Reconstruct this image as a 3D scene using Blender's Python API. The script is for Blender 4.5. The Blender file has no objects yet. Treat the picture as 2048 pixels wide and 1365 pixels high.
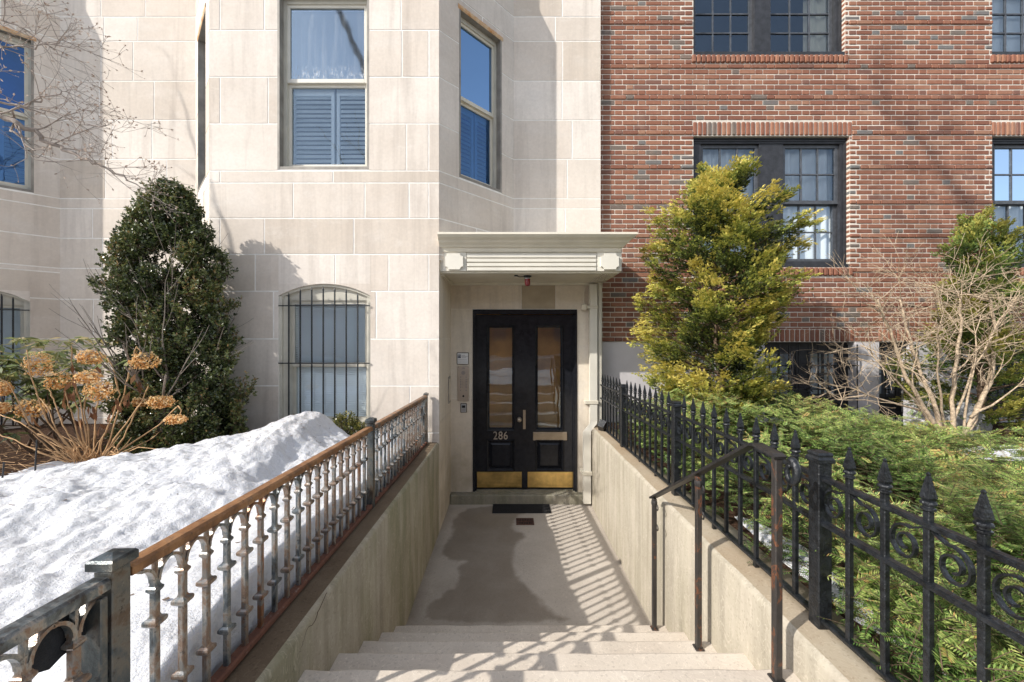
import bpy, math, random
import numpy as np
from mathutils import Vector, noise as mnoise
random.seed(7); rng = np.random.default_rng(11)
sc = bpy.context.scene
col = sc.collection
R = math.radians
F = 767.0; EYE = 2.05
def P(x, y, d): return ((x-1018)*d/F, d, EYE-(y-680)*d/F)     # where a sight line meets depth d (used once, to survey the place)

# ------------------------------------------------------------------ mesh helpers
class MB:
    def __init__(s): s.v=[]; s.f=[]; s.m=[]; s.cur=0
    def add(s, vs, fs):
        b=len(s.v); s.v.extend([tuple(p) for p in vs]); s.f.extend([tuple(i+b for i in f) for f in fs]); s.m.extend([s.cur]*len(fs))
    def box(s, x0,x1,y0,y1,z0,z1, bev=0):
        if x0>x1:x0,x1=x1,x0
        if y0>y1:y0,y1=y1,y0
        if z0>z1:z0,z1=z1,z0
        if bev>0:
            b=min(bev,(x1-x0)/2.2,(y1-y0)/2.2,(z1-z0)/2.2)
            prof=lambda e:[(x0+e,y0),(x1-e,y0),(x1,y0+e),(x1,y1-e),(x1-e,y1),(x0+e,y1),(x0,y1-e),(x0,y0+e)]
            ins=[(x0+b,y0+b),(x1-b,y0+b),(x1-b,y0+b),(x1-b,y1-b),(x1-b,y1-b),(x0+b,y1-b),(x0+b,y1-b),(x0+b,y0+b)]
            o=prof(b); vs=[(x,y,z0) for x,y in ins]+[(x,y,z0+b) for x,y in o]+[(x,y,z1-b) for x,y in o]+[(x,y,z1) for x,y in ins]
            fs=[]
            for l in range(3):
                for i in range(8):
                    j=(i+1)%8
                    fs.append((l*8+i,l*8+j,l*8+8+j,l*8+8+i))
            fs.append((0,6,4,2)); fs.append((24,26,28,30))
            s.add(vs,fs); return
        s.add([(x0,y0,z0),(x1,y0,z0),(x1,y1,z0),(x0,y1,z0),(x0,y0,z1),(x1,y0,z1),(x1,y1,z1),(x0,y1,z1)],
              [(0,3,2,1),(4,5,6,7),(0,1,5,4),(1,2,6,5),(2,3,7,6),(3,0,4,7)])
    def obox(s, o, u, n, u0,u1, d0,d1, z0,z1):
        """box on a vertical face: o origin xy, u unit along, n unit outward; d along n"""
        vs=[]
        for z in (z0,z1):
            for (a,d) in ((u0,d1),(u1,d1),(u1,d0),(u0,d0)):
                vs.append((o[0]+u[0]*a+n[0]*d, o[1]+u[1]*a+n[1]*d, z))
        s.add(vs,[(0,3,2,1),(4,5,6,7),(0,1,5,4),(1,2,6,5),(2,3,7,6),(3,0,4,7)])
    def tube(s, pts, rad, n=6, cap=True):
        pts=[Vector(p) for p in pts]
        if not hasattr(rad,'__len__'): rad=[rad]*len(pts)
        rings=[]; up=None
        for i,p in enumerate(pts):
            t=(pts[min(i+1,len(pts)-1)]-pts[max(i-1,0)])
            if t.length<1e-9: t=Vector((0,0,1))
            t.normalize()
            if up is None:
                up=t.orthogonal().normalized()
            else:
                up=(up-t*up.dot(t)); up=up.normalized() if up.length>1e-6 else t.orthogonal().normalized()
            w=t.cross(up)
            rings.append([p+(up*math.cos(2*math.pi*k/n)+w*math.sin(2*math.pi*k/n))*rad[i] for k in range(n)])
        vs=[q for r in rings for q in r]; fs=[]
        for i in range(len(pts)-1):
            for k in range(n):
                fs.append((i*n+k,i*n+(k+1)%n,(i+1)*n+(k+1)%n,(i+1)*n+k))
        if cap: fs.append(tuple(range(n-1,-1,-1))); fs.append(tuple((len(pts)-1)*n+k for k in range(n)))
        s.add(vs,fs)
    def strip(s, pts, half_w, half_t, side):
        """rectangular bar swept along pts; side = unit vector giving its width direction"""
        pts=[Vector(p) for p in pts]; side=Vector(side); vs=[]
        for i,p in enumerate(pts):
            t=(pts[min(i+1,len(pts)-1)]-pts[max(i-1,0)]).normalized(); nn=t.cross(side).normalized()
            for a,b in ((-1,-1),(1,-1),(1,1),(-1,1)): vs.append(p+side*half_w*a+nn*half_t*b)
        fs=[(0,3,2,1)]; L=len(pts)
        for i in range(L-1):
            for k in range(4): fs.append((i*4+k,i*4+(k+1)%4,i*4+4+(k+1)%4,i*4+4+k))
        fs.append(((L-1)*4,(L-1)*4+1,(L-1)*4+2,(L-1)*4+3)); s.add(vs,fs)
    def lathe(s, prof, o=(0,0,0), n=12, rot=0.0, axis='z'):
        vs=[]
        for r,z in prof:
            for k in range(n):
                a=2*math.pi*k/n+rot; p=(r*math.cos(a),r*math.sin(a),z)
                if axis=='y': p=(p[0],p[2],p[1])
                vs.append((o[0]+p[0],o[1]+p[1],o[2]+p[2]))
        fs=[]
        for i in range(len(prof)-1):
            for k in range(n): fs.append((i*n+k,i*n+(k+1)%n,(i+1)*n+(k+1)%n,(i+1)*n+k))
        fs.append(tuple(range(n-1,-1,-1))); fs.append(tuple((len(prof)-1)*n+k for k in range(n))); s.add(vs,fs)
    def prism(s, poly, y0, y1):
        """polygon in XZ extruded in Y"""
        n=len(poly); vs=[(x,y0,z) for x,z in poly]+[(x,y1,z) for x,z in poly]
        fs=[tuple(range(n)),tuple(range(2*n-1,n-1,-1))]+[((i+1)%n,i,i+n,(i+1)%n+n) for i in range(n)]
        s.add(vs,fs)
    def sweepx(s, prof, x0, x1):
        """profile of (y,z) extruded in X"""
        n=len(prof); vs=[(x0,y,z) for y,z in prof]+[(x1,y,z) for y,z in prof]
        fs=[tuple(range(n)),tuple(range(2*n-1,n-1,-1))]+[((i+1)%n,i,i+n,(i+1)%n+n) for i in range(n)]
        s.add(vs,fs)
def link(name, me, mats, parent=None, loc=None):
    o=bpy.data.objects.new(name, me); col.objects.link(o)
    if mats is not None and len(me.materials)==0:
        for m in (mats if isinstance(mats,(list,tuple)) else [mats]): me.materials.append(m)
    if parent: o.parent=parent
    if loc is not None: o.location=loc
    return o
def obj(name, mb, mats, parent=None, smooth=False, loc=None, fix=True):
    me=bpy.data.meshes.new(name); me.from_pydata(mb.v,[],mb.f)
    if any(mb.m): me.polygons.foreach_set('material_index', mb.m)
    if fix:
        import bmesh
        bm=bmesh.new(); bm.from_mesh(me); bmesh.ops.recalc_face_normals(bm, faces=bm.faces); bm.to_mesh(me); bm.free()
    if smooth: me.polygons.foreach_set('use_smooth',[True]*len(me.polygons))
    me.update()
    return link(name, me, mats, parent, loc)
def tag(o, label=None, cat=None, group=None, kind=None):
    if label: o['label']=label
    if cat: o['category']=cat
    if group: o['group']=group
    if kind: o['kind']=kind
    return o
def thing(name, label, cat, loc=(0,0,0), group=None):
    o=bpy.data.objects.new(name,None); o.empty_display_size=.1; col.objects.link(o); o.location=loc
    return tag(o,label,cat,group)
def part(name, parent, mb, mats, smooth=False, label=None):
    """mesh given in world coordinates, hung under a parent whose ancestors are only translated"""
    off=Vector((0,0,0)); q=parent
    while q is not None: off+=q.location; q=q.parent
    mb.v=[(a-off.x,b-off.y,c-off.z) for a,b,c in mb.v]
    o=obj(name,mb,mats,parent,smooth)
    if label: o['label']=label
    return o
def rects(u0,u1,z0,z1,ops):
    """rectangle minus openings -> list of rectangles"""
    out=[(u0,u1,z0,z1)]
    for (a,b,c,d) in ops:
        nxt=[]
        for (p,q,r,s) in out:
            if b<=p or a>=q or d<=r or c>=s: nxt.append((p,q,r,s)); continue
            if p<a: nxt.append((p,a,r,s))
            if b<q: nxt.append((b,q,r,s))
            m0,m1=max(p,a),min(q,b)
            if r<c: nxt.append((m0,m1,r,c))
            if d<s: nxt.append((m0,m1,d,s))
        out=nxt
    return [t for t in out if t[1]-t[0]>.004 and t[3]-t[2]>.004]

# ------------------------------------------------------------------ materials
class NT:
    def __init__(s,name):
        s.m=bpy.data.materials.new(name); s.m.use_nodes=True; s.t=s.m.node_tree; s.t.nodes.clear()
        s.out=s.n('ShaderNodeOutputMaterial')
    def n(s,t,**k):
        x=s.t.nodes.new(t)
        for a,b in k.items(): setattr(x,a,b)
        return x
    def l(s,a,b): s.t.links.new(a,b)
    def noise(s,vec,scale,detail=4,rough=.55,dist=0):
        x=s.n('ShaderNodeTexNoise'); x.inputs['Scale'].default_value=scale; x.inputs['Detail'].default_value=detail
        x.inputs['Roughness'].default_value=rough; x.inputs['Distortion'].default_value=dist
        if vec is not None: s.l(vec,x.inputs['Vector'])
        return x.outputs['Fac']
    def ramp(s,fac,stops,interp='LINEAR'):
        x=s.n('ShaderNodeValToRGB'); x.color_ramp.interpolation=interp; e=x.color_ramp.elements
        while len(e)>1: e.remove(e[0])
        for i,(p,c) in enumerate(stops):
            q=e[0] if i==0 else e.new(p)
            q.position=p; q.color=(c,c,c,1) if not hasattr(c,'__len__') else (*c,1)
        s.l(fac,x.inputs['Fac']); return x.outputs['Color']
    def mix(s,f,a,b,mode='MIX'):
        x=s.n('ShaderNodeMix',data_type='RGBA',blend_type=mode)
        for sock,v in ((x.inputs[0],f),(x.inputs[6],a),(x.inputs[7],b)):
            if hasattr(v,'is_linked'): s.l(v,sock)
            elif hasattr(v,'__len__'): sock.default_value=(*v,1)
            else: sock.default_value=v
        return x.outputs[2]
    def math(s,op,a,b=0,c=0):
        x=s.n('ShaderNodeMath',operation=op)
        for i,v in enumerate((a,b,c)):
            if hasattr(v,'is_linked'): s.l(v,x.inputs[i])
            else: x.inputs[i].default_value=v
        return x.outputs[0]
    def map(s,vec,scale=(1,1,1),rot=(0,0,0)):
        x=s.n('ShaderNodeMapping'); s.l(vec,x.inputs['Vector']); x.inputs['Scale'].default_value=scale; x.inputs['Rotation'].default_value=rot
        return x.outputs[0]
    def pos(s): return s.n('ShaderNodeNewGeometry').outputs['Position']
    def island(s): return s.n('ShaderNodeNewGeometry').outputs['Random Per Island']
    def bump(s,h,strength,dist=.01,prev=None):
        x=s.n('ShaderNodeBump'); x.inputs['Strength'].default_value=strength; x.inputs['Distance'].default_value=dist
        s.l(h,x.inputs['Height'])
        if prev is not None: s.l(prev,x.inputs['Normal'])
        return x.outputs[0]
    def bsdf(s,color,rough=.6,metal=0,normal=None,spec=.5,sub=0,coat=0):
        x=s.n('ShaderNodeBsdfPrincipled'); i=x.inputs
        for sock,v in ((i['Base Color'],color),(i['Roughness'],rough),(i['Metallic'],metal)):
            if hasattr(v,'is_linked'): s.l(v,sock)
            elif hasattr(v,'__len__'): sock.default_value=(*v,1)
            else: sock.default_value=v
        i['Specular IOR Level'].default_value=spec
        if coat: i['Coat Weight'].default_value=coat; i['Coat Roughness'].default_value=.06
        if sub:
            i['Subsurface Weight'].default_value=sub; i['Subsurface Radius'].default_value=(.05,.06,.08); i['Subsurface Scale'].default_value=.4
        if normal is not None: s.l(normal,i['Normal'])
        s.l(x.outputs[0],s.out.inputs[0]); return x
M={}
def simple(name,c,rough=.5,metal=0,var=.18,scale=9,bump=.15,bscale=60,spec=.5,coat=0,c2=None):
    t=NT(name); p=t.pos(); n=t.noise(p,scale,5)
    dark=tuple(x*(1-var) for x in c) if c2 is None else c2; lite=tuple(min(1,x*(1+var*.6)) for x in c)
    cc=t.ramp(n,[(.3,dark),(.7,lite)])
    b=t.bump(t.noise(p,bscale,3),bump,.004) if bump else None
    t.bsdf(cc,rough,metal,b,spec,coat=coat); M[name]=t.m; return t.m
def stone_mat(name, cols, stain=.35):
    t=NT(name); p=t.pos(); isl=t.island()
    base=t.ramp(isl,[(0,cols[0]),(.25,cols[1]),(.5,cols[2]),(.75,cols[3]),(1,cols[1])])
    big=t.noise(p,1.1,6,.6,.3); fine=t.noise(p,34,5,.6); veins=t.noise(t.map(p,(1.0,1.0,2.4),(0.1,.5,.2)),1.7,6,.6,.8)
    c=t.mix(t.ramp(big,[(.35,0),(.75,stain)]),base,(.36,.295,.235))
    c=t.mix(t.ramp(veins,[(.52,0),(.85,.45)]),c,(.74,.70,.65))
    c=t.mix(t.ramp(fine,[(.3,.16),(.7,0)]),c,(.27,.23,.19))
    c=t.mix(t.ramp(t.noise(t.map(p,(5,5,.35)),1.5,6,.65,.4),[(.50,0),(.78,.42)]),c,(.30,.25,.21))
    c=t.mix(t.ramp(t.noise(t.map(p,(1,1,1.6),(.3,.1,.7)),5.5,6,.72,.6),[(.56,0),(.72,.32)]),c,(.78,.73,.67))
    # darker weathering low down and a few rusty drips
    sep=t.n('ShaderNodeSeparateXYZ'); t.l(p,sep.inputs[0])
    low=t.math('SMOOTHSTEP' if False else 'MULTIPLY_ADD',sep.outputs[2],-1.6,1.75)
    low=t.math('MULTIPLY',t.math('MAXIMUM',t.math('MINIMUM',low,1),0),t.ramp(t.noise(p,3,5,.6),[(.3,.15),(.65,.75)]))
    c=t.mix(low,c,(.33,.28,.2))
    b=t.bump(t.noise(p,90,4,.7),.22,.003); b=t.bump(big,.1,.03,b)
    t.bsdf(c,.86,0,b,.25); M[name]=t.m
stone_mat('limestone',[(.62,.535,.445),(.76,.685,.605),(.70,.615,.53),(.82,.75,.675)],.36)
stone_mat('limestone_warm',[(.68,.58,.46),(.75,.66,.54),(.71,.62,.50),(.78,.70,.58)],.3)
simple('joint',(.86,.83,.78),.9,var=.12,scale=14,bump=.2,spec=.2)
simple('dark_block',(.40,.33,.24),.88,var=.12,scale=6,spec=.2)
simple('mortar',(.66,.60,.52),.95,var=.22,scale=5,bump=.5,bscale=120,spec=.1)
def brick_mat():
    t=NT('brick'); p=t.pos(); isl=t.island()
    c=t.ramp(isl,[(0,(0.257,0.111,0.067)),(.2,(0.299,0.132,0.080)),(.38,(0.221,0.093,0.059)),(.55,(0.328,0.157,0.097)),(.7,(0.270,0.114,0.071)),(.82,(0.338,0.178,0.113)),(.9,(0.196,0.099,0.073)),(.945,(0.162,0.146,0.124)),(.978,(0.157,0.167,0.162))],'CONSTANT')
    n=t.noise(p,26,5,.65); c=t.mix(t.ramp(n,[(.35,.32),(.68,0)]),c,(.17,.075,.055))
    c=t.mix(t.ramp(t.noise(p,75,3,.6),[(.58,0),(.78,.45)]),c,(.55,.36,.27))
    c=t.mix(t.ramp(t.noise(t.map(p,(1,1,.4)),1.3,6,.65),[(.45,.0),(.8,.35)]),c,(.15,.07,.05)); c=t.mix(t.ramp(t.noise(p,4.5,5,.7),[(.55,0),(.8,.35)]),c,(.48,.33,.24))
    b=t.bump(t.noise(p,110,4,.7),.5,.004); t.bsdf(c,.85,0,b,.25); M['brick']=t.m
brick_mat()
def concrete(name,c,stain,green=0,streak=True,wet=False):
    t=NT(name); p=t.pos(); a=t.noise(p,2.2,6,.62,.2); f=t.noise(p,150,3,.7); sp=t.n('ShaderNodeTexVoronoi'); sp.inputs['Scale'].default_value=130; t.l(p,sp.inputs['Vector'])
    cc=t.mix(t.ramp(a,[(.32,.0),(.72,.75)]),c,stain)
    st=t.noise(t.map(p,(9,9,.7)),1.6,5,.6,.3)
    if streak: cc=t.mix(t.ramp(st,[(.42,0),(.75,.6)]),cc,tuple(x*.6 for x in stain))
    if green: cc=t.mix(t.ramp(t.noise(t.map(p,(3,3,.6)),2.0,5,.6),[(.42,0),(.66,green)]),cc,(.15,.155,.055))
    cr=t.noise(t.map(p,(2.4,2.4,1.1),(.4,.2,.3)),5,2,.4,2.5)
    cc=t.mix(t.ramp(cr,[(.485,0),(.5,.30),(.515,0)]),cc,tuple(min(1,x*1.5) for x in c))
    cc=t.mix(t.ramp(sp.outputs['Color'],[(.10,.26),(.26,0)]),cc,tuple(x*.45 for x in stain))
    cc=t.mix(t.ramp(f,[(.62,0),(.75,.4)]),cc,tuple(min(1,x*1.35) for x in c))
    b=t.bump(f,.3,.004); b=t.bump(a,.25,.02,b); rough=.9
    if wet:
        at=t.n('ShaderNodeAttribute',attribute_name='wet').outputs['Fac']; wv=t.math('MULTIPLY',at,t.ramp(t.noise(p,3.1,6,.68,.5),[(.28,.72),(.7,1)]))
        cc=t.mix(t.math('MULTIPLY',wv,.74),cc,t.mix(t.ramp(f,[(.35,0),(.65,1)]),(.135,.103,.072),(.195,.155,.115))); rough=t.math('MULTIPLY_ADD',wv,-.5,.9)
    t.bsdf(cc,rough,0,b,.25); M[name]=t.m
concrete('wall_concrete_left',(.46,.405,.31),(.30,.255,.175),.5)
concrete('wall_concrete_right',(.50,.445,.36),(.37,.325,.25),.12)
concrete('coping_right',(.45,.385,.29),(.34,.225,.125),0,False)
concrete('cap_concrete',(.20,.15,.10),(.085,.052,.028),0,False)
concrete('landing_concrete',(.53,.475,.41),(.39,.34,.285),0,False,True)
concrete('step_concrete',(.66,.59,.50),(.47,.40,.33),0,False)
concrete('sill_concrete',(.34,.31,.25),(.17,.16,.12),.25)
concrete('sidewalk_concrete',(.42,.40,.37),(.33,.31,.28),0,False)
simple('wet_concrete',(.225,.188,.15),.5,var=.3,scale=4,bump=.3,bscale=130)
simple('asphalt',(.05,.05,.052),.9,var=.3,scale=20)
simple('cream_paint',(.66,.61,.50),.45,var=.10,scale=5,bump=.08,bscale=30)
simple('white_paint',(.70,.665,.58),.42,var=.07,scale=5,bump=.06,bscale=30)
simple('trim_paint',(.56,.53,.45),.45,var=.12,scale=8,bump=.08)
simple('jamb_metal',(.27,.245,.21),.5,var=.35,scale=6,bump=.2)
simple('lintel_rust',(.42,.19,.06),.85,var=.5,scale=16,bump=.8,bscale=40,c2=(.62,.52,.36))
def door_paint():
    t=NT('black_paint'); p=t.pos(); n=t.noise(p,18,6,.7); k=t.noise(t.map(p,(1,1,.35)),34,6,.75)
    c=t.mix(t.ramp(k,[(.70,0),(.74,.8)]),t.ramp(n,[(.3,(.008,.009,.012)),(.7,(.020,.021,.026))]),(.30,.28,.25))
    b=t.bump(n,.35,.004); t.bsdf(c,t.ramp(n,[(.35,.08),(.7,.2)]),0,b,.35); M['black_paint']=t.m
door_paint()
simple('black_frame',(.030,.031,.036),.5,var=.45,scale=18,bump=.4,bscale=50)
simple('sash_grey',(.075,.08,.09),.4,var=.4,scale=18,bump=.2)
simple('iron',(.014,.016,.019),.34,metal=.0,var=.7,scale=40,bump=.9,bscale=110,spec=.5)
def patina(name, stops, rough, metal, sc_=11):
    t=NT(name); p=t.pos(); n=t.noise(t.map(p,(1,1,.55)),sc_,6,.68,.4); k=t.noise(p,60,4,.7)
    oi=t.n('ShaderNodeObjectInfo').outputs['Random']
    v=t.math('ADD',n,t.math('MULTIPLY_ADD',oi,.22,-.11)); c=t.ramp(v,stops)
    c=t.mix(t.ramp(k,[(.60,0),(.72,.5)]),c,(.30,.26,.22) if name!='handrail_iron' else (.09,.075,.065)); c=t.mix(t.ramp(k,[(.28,.9),(.42,0)]),c,(.04,.025,.02))
    b=t.bump(k,.5,.003); t.bsdf(c,rough,metal,b,.5); M[name]=t.m
patina('patina_iron',[(.26,(.06,.055,.05)),(.38,(.15,.175,.19)),(.46,(.34,.32,.29)),(.54,(.25,.165,.115)),(.61,(.23,.225,.215)),(.70,(.25,.12,.06))],.30,.65,18)
patina('post_iron',[(.28,(.035,.04,.043)),(.44,(.085,.10,.105)),(.54,(.16,.15,.13)),(.62,(.12,.085,.06)),(.72,(.10,.115,.12))],.32,.55,14)
patina('rusty_rail',[(.25,(.10,.05,.025)),(.40,(.23,.105,.042)),(.52,(.33,.165,.07)),(.62,(.19,.105,.058)),(.76,(.13,.11,.09))],.45,.15,14)
patina('rusty_base',[(.25,(.07,.03,.02)),(.5,(.155,.06,.034)),(.75,(.11,.05,.034))],.8,.0,8)
patina('handrail_iron',[(.3,(.016,.016,.017)),(.55,(.038,.034,.032)),(.63,(.045,.038,.033)),(.66,(.17,.065,.03)),(.71,(.04,.035,.032)),(.8,(.08,.07,.06))],.45,.1,16)
def glass(name, tint, refl, rough=.015, frost=False, gt=(.62,.80,1)):
    t=NT(name); tr=t.n('ShaderNodeBsdfTransparent'); tr.inputs[0].default_value=(*tint,1)
    gl=t.n('ShaderNodeBsdfGlossy'); gl.inputs['Roughness'].default_value=rough; gl.inputs[0].default_value=(*gt,1)  # gt puts extra sky blue into the reflection colour
    p=t.pos(); b=t.bump(t.noise(p,2.3,2),.12,.02); t.l(b,gl.inputs['Normal'])
    lw=t.n('ShaderNodeLayerWeight'); lw.inputs[0].default_value=.28
    f=t.math('MAXIMUM',t.math('MULTIPLY_ADD',lw.outputs['Fresnel'],1.0,refl),0); f=t.math('MINIMUM',f,1)
    mx=t.n('ShaderNodeMixShader'); t.l(f,mx.inputs[0]); t.l(tr.outputs[0],mx.inputs[1]); t.l(gl.outputs[0],mx.inputs[2]); last=mx.outputs[0]
    if frost:
        d=t.n('ShaderNodeBsdfDiffuse'); d.inputs[0].default_value=(.62,.66,.70,1)
        sep=t.n('ShaderNodeSeparateXYZ'); t.l(p,sep.inputs[0])
        band=t.math('SUBTRACT',1,t.math('MINIMUM',t.math('MULTIPLY',t.math('ABSOLUTE',t.math('SUBTRACT',sep.outputs[2],4.93)),8),1))
        ns=t.noise(t.map(p,(1,1,.35)),45,6,.75); dr=t.noise(t.map(p,(1,1,.06)),22,4,.6)
        a=t.math('MULTIPLY',band,t.ramp(ns,[(.46,0),(.62,.7)])); a=t.math('MAXIMUM',a,t.ramp(dr,[(.45,.03),(.8,.20)]))
        m2=t.n('ShaderNodeMixShader'); t.l(a,m2.inputs[0]); t.l(last,m2.inputs[1]); t.l(d.outputs[0],m2.inputs[2]); last=m2.outputs[0]
    t.l(last,t.out.inputs[0]); M[name]=t.m
glass('glass',(.92,.96,.98),.10,gt=(.50,.66,.85))
glass('glass_frost',(.62,.76,.90),.26,.05,True)
glass('glass_sky_tint',(.30,.50,.78),.24,gt=(.21,.35,.55))  # deep blue of the mirrored sky put into tint and gloss
glass('door_glass',(.95,.9,.82),.16,.008)
simple('shutter_white',(.86,.90,.90),.5,var=.05,bump=0)
simple('blind',(.90,.92,.92),.6,var=.08,scale=3,bump=0)
simple('curtain_white',(.80,.80,.78),.9,var=.1,scale=3,bump=0)
simple('curtain_cream',(.68,.60,.44),.9,var=.1,scale=3,bump=0)
simple('curtain_sky_tint',(.10,.27,.62),.8,var=.2,scale=3,bump=0)  # blue of the sky reflection put into the curtain colour
simple('room_dark',(.03,.035,.045),.9,var=.3,bump=0)
simple('vestibule_glow_wood',(.92,.50,.17),.5,var=.35,scale=3,bump=.05)  # wood orange with the warm indoor glow put into its colour
simple('brass_plate',(.84,.58,.22),.3,metal=1,var=.38,scale=7,bump=.05)
simple('dull_brass',(.42,.35,.27),.38,metal=.8,var=.15,bump=.05)
simple('steel',(.55,.48,.42),.34,metal=.75,var=.1,scale=12,bump=.03)
simple('aluminium',(.50,.51,.53),.4,metal=.6,var=.08,bump=.03)
simple('number_metal',(.50,.44,.38),.35,metal=.6,var=.1,bump=0)
simple('sign_white',(.72,.72,.72),.4,var=.03,bump=0)
simple('sign_navy',(.02,.035,.075),.4,var=.05,bump=0)
simple('ink',(.20,.20,.22),.6,var=.05,bump=0)
simple('rubber',(.014,.014,.016),.85,var=.4,scale=40,bump=.6,bscale=180)
simple('rust_grate',(.10,.045,.03),.8,var=.5,scale=40,bump=.5)
simple('red_lens',(.22,.012,.02),.18,var=.1,bump=0,coat=.6)
simple('base_stone',(.60,.575,.585),.85,var=.07,scale=4,bump=.15,spec=.2)
simple('granite',(.30,.30,.30),.85,var=.45,scale=40,bump=.6,bscale=20)
simple('pier_white',(.62,.61,.63),.7,var=.15,scale=8,bump=.2)
def mulch():
    t=NT('mulch'); p=t.pos(); n=t.noise(t.map(p,(1,2.2,1),(0,0,.5)),38,5,.7); c=t.ramp(n,[(.3,(.018,.011,.008)),(.5,(.065,.036,.022)),(.62,(.12,.07,.045)),(.75,(.20,.13,.085))])
    b=t.bump(n,1,.03); t.bsdf(c,.95,0,b,.1); M['mulch']=t.m
mulch()
def snow():
    t=NT('snow'); p=t.pos(); a=t.noise(p,9,6,.6); g=t.noise(p,120,3,.7); d=t.noise(p,2.2,6,.7,.4)
    c=t.mix(t.ramp(d,[(.55,0),(.75,.28)]),(.60,.605,.625),(.40,.36,.32))
    sep=t.n('ShaderNodeSeparateXYZ'); t.l(p,sep.inputs[0])
    hi=t.math('MULTIPLY',t.math('MAXIMUM',t.math('MINIMUM',t.math('MULTIPLY_ADD',sep.outputs[2],6,-7.4),1),0),.38)   # the grubby top of the ploughed heap
    c=t.mix(t.math('MULTIPLY',hi,t.ramp(t.noise(p,14,5,.7),[(.3,.2),(.7,1)])),c,(.42,.36,.30))
    c=t.mix(t.ramp(t.noise(p,55,4,.75),[(.665,0),(.73,.6)]),c,(.20,.155,.12))
    b=t.bump(a,.55,.05); b=t.bump(t.noise(p,38,5,.75),.55,.018,b); b=t.bump(g,.6,.006,b); t.bsdf(c,.6,0,b,.3,sub=.3); M['snow']=t.m
snow()
def leafmat(name, stops, rough=.5, spec=.5, trans=.25, var=.35):
    t=NT(name); at=t.n('ShaderNodeAttribute',attribute_name='tint'); isl=t.island()
    v=t.math('ADD',at.outputs['Fac'],t.math('MULTIPLY_ADD',isl,var,-var/2)); c=t.ramp(v,stops)
    pb=t.bsdf(c,rough,0,None,spec)
    tl=t.n('ShaderNodeBsdfTranslucent'); t.l(c,tl.inputs[0]); mx=t.n('ShaderNodeMixShader'); mx.inputs[0].default_value=trans
    t.l(pb.outputs[0],mx.inputs[1]); t.l(tl.outputs[0],mx.inputs[2]); t.l(mx.outputs[0],t.out.inputs[0]); M[name]=t.m
leafmat('holly_leaf',[(0,(.020,.030,.013)),(.35,(.065,.092,.030)),(.62,(.135,.165,.055)),(.88,(.22,.225,.075)),(1,(.30,.19,.075))],.28,.7,.15,.7)
leafmat('yew_needle',[(0,(.016,.036,.010)),(.30,(.090,.175,.040)),(.58,(.27,.39,.095)),(.85,(.50,.56,.17)),(1,(.52,.32,.12))],.5,.4,.3,.55)
leafmat('cypress_leaf',[(0,(.022,.032,.014)),(.25,(.085,.115,.034)),(.46,(.23,.28,.065)),(.70,(.54,.52,.11)),(1,(.72,.60,.16))],.55,.35,.3,.4)
leafmat('conifer_leaf',[(0,(.03,.05,.015)),(.4,(.12,.19,.045)),(.7,(.28,.33,.075)),(1,(.5,.45,.11))],.55,.35,.3,.4)
leafmat('rhodo_leaf',[(0,(.04,.065,.02)),(.5,(.13,.17,.045)),(.8,(.26,.26,.09)),(1,(.38,.29,.11))],.36,.6,.2,.5)
leafmat('box_leaf',[(0,(.04,.06,.02)),(.5,(.13,.15,.035)),(1,(.32,.27,.07))],.35,.6,.25,.6)
leafmat('dry_petal',[(0,(.30,.13,.045)),(.35,(.62,.31,.10)),(.7,(.82,.50,.20)),(1,(.88,.68,.40))],.8,.2,.5,.7)
leafmat('dry_leaf',[(0,(.10,.045,.025)),(.5,(.22,.10,.05)),(1,(.36,.19,.09))],.8,.2,.2,.5)
leafmat('bud',[(0,(.35,.26,.20)),(.5,(.46,.36,.29)),(1,(.60,.50,.42))],.7,.2,.1,.4)
simple('bark_brown',(.13,.085,.055),.9,var=.4,scale=30,bump=.7)
simple('bark_pale',(.50,.385,.265),.8,var=.5,scale=45,bump=.8)
simple('bark_grey',(.24,.20,.165),.85,var=.35,scale=26,bump=.5)
simple('magnolia_bark',(.34,.285,.245),.85,var=.35,scale=26,bump=.5)
simple('dry_stem',(.50,.305,.15),.8,var=.3,scale=26,bump=.3)
simple('far_brick',(.27,.13,.085),.9,var=.3,scale=3)
simple('far_stone',(.42,.39,.33),.9,var=.2,scale=3)

# ------------------------------------------------------------------ camera, sky, sun
cam=bpy.data.objects.new('camera',bpy.data.cameras.new('camera')); col.objects.link(cam)
cam.location=(0,0,EYE); cam.rotation_euler=(R(90),0,0); cam.data.sensor_width=36; cam.data.lens=F/2048*36
cam.data.shift_x=.0029; cam.data.shift_y=-.0012; cam.data.clip_start=.02; cam.data.clip_end=2000; sc.camera=cam
EL=R(35); AZ=R(59.3)
to_sun=Vector((-math.sin(AZ)*math.cos(EL),-math.cos(AZ)*math.cos(EL),math.sin(EL)))
w=bpy.data.worlds.new('World'); sc.world=w; w.use_nodes=True; nt=w.node_tree; nt.nodes.clear()
sky=nt.nodes.new('ShaderNodeTexSky'); sky.sky_type='NISHITA'; sky.sun_disc=False; sky.sun_elevation=EL; sky.sun_rotation=math.atan2(to_sun.x,to_sun.y)
hs=nt.nodes.new('ShaderNodeHueSaturation'); hs.inputs['Saturation'].default_value=.5; hs.inputs['Value'].default_value=1.9
bg=nt.nodes.new('ShaderNodeBackground'); bg.inputs['Strength'].default_value=.15; wo=nt.nodes.new('ShaderNodeOutputWorld')
nt.links.new(sky.outputs[0],hs.inputs['Color']); nt.links.new(hs.outputs[0],bg.inputs[0]); nt.links.new(bg.outputs[0],wo.inputs[0])
sl=bpy.data.lights.new('sun','SUN'); sl.energy=5.0; sl.angle=R(.5); sl.color=(1,.955,.885)
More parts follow.
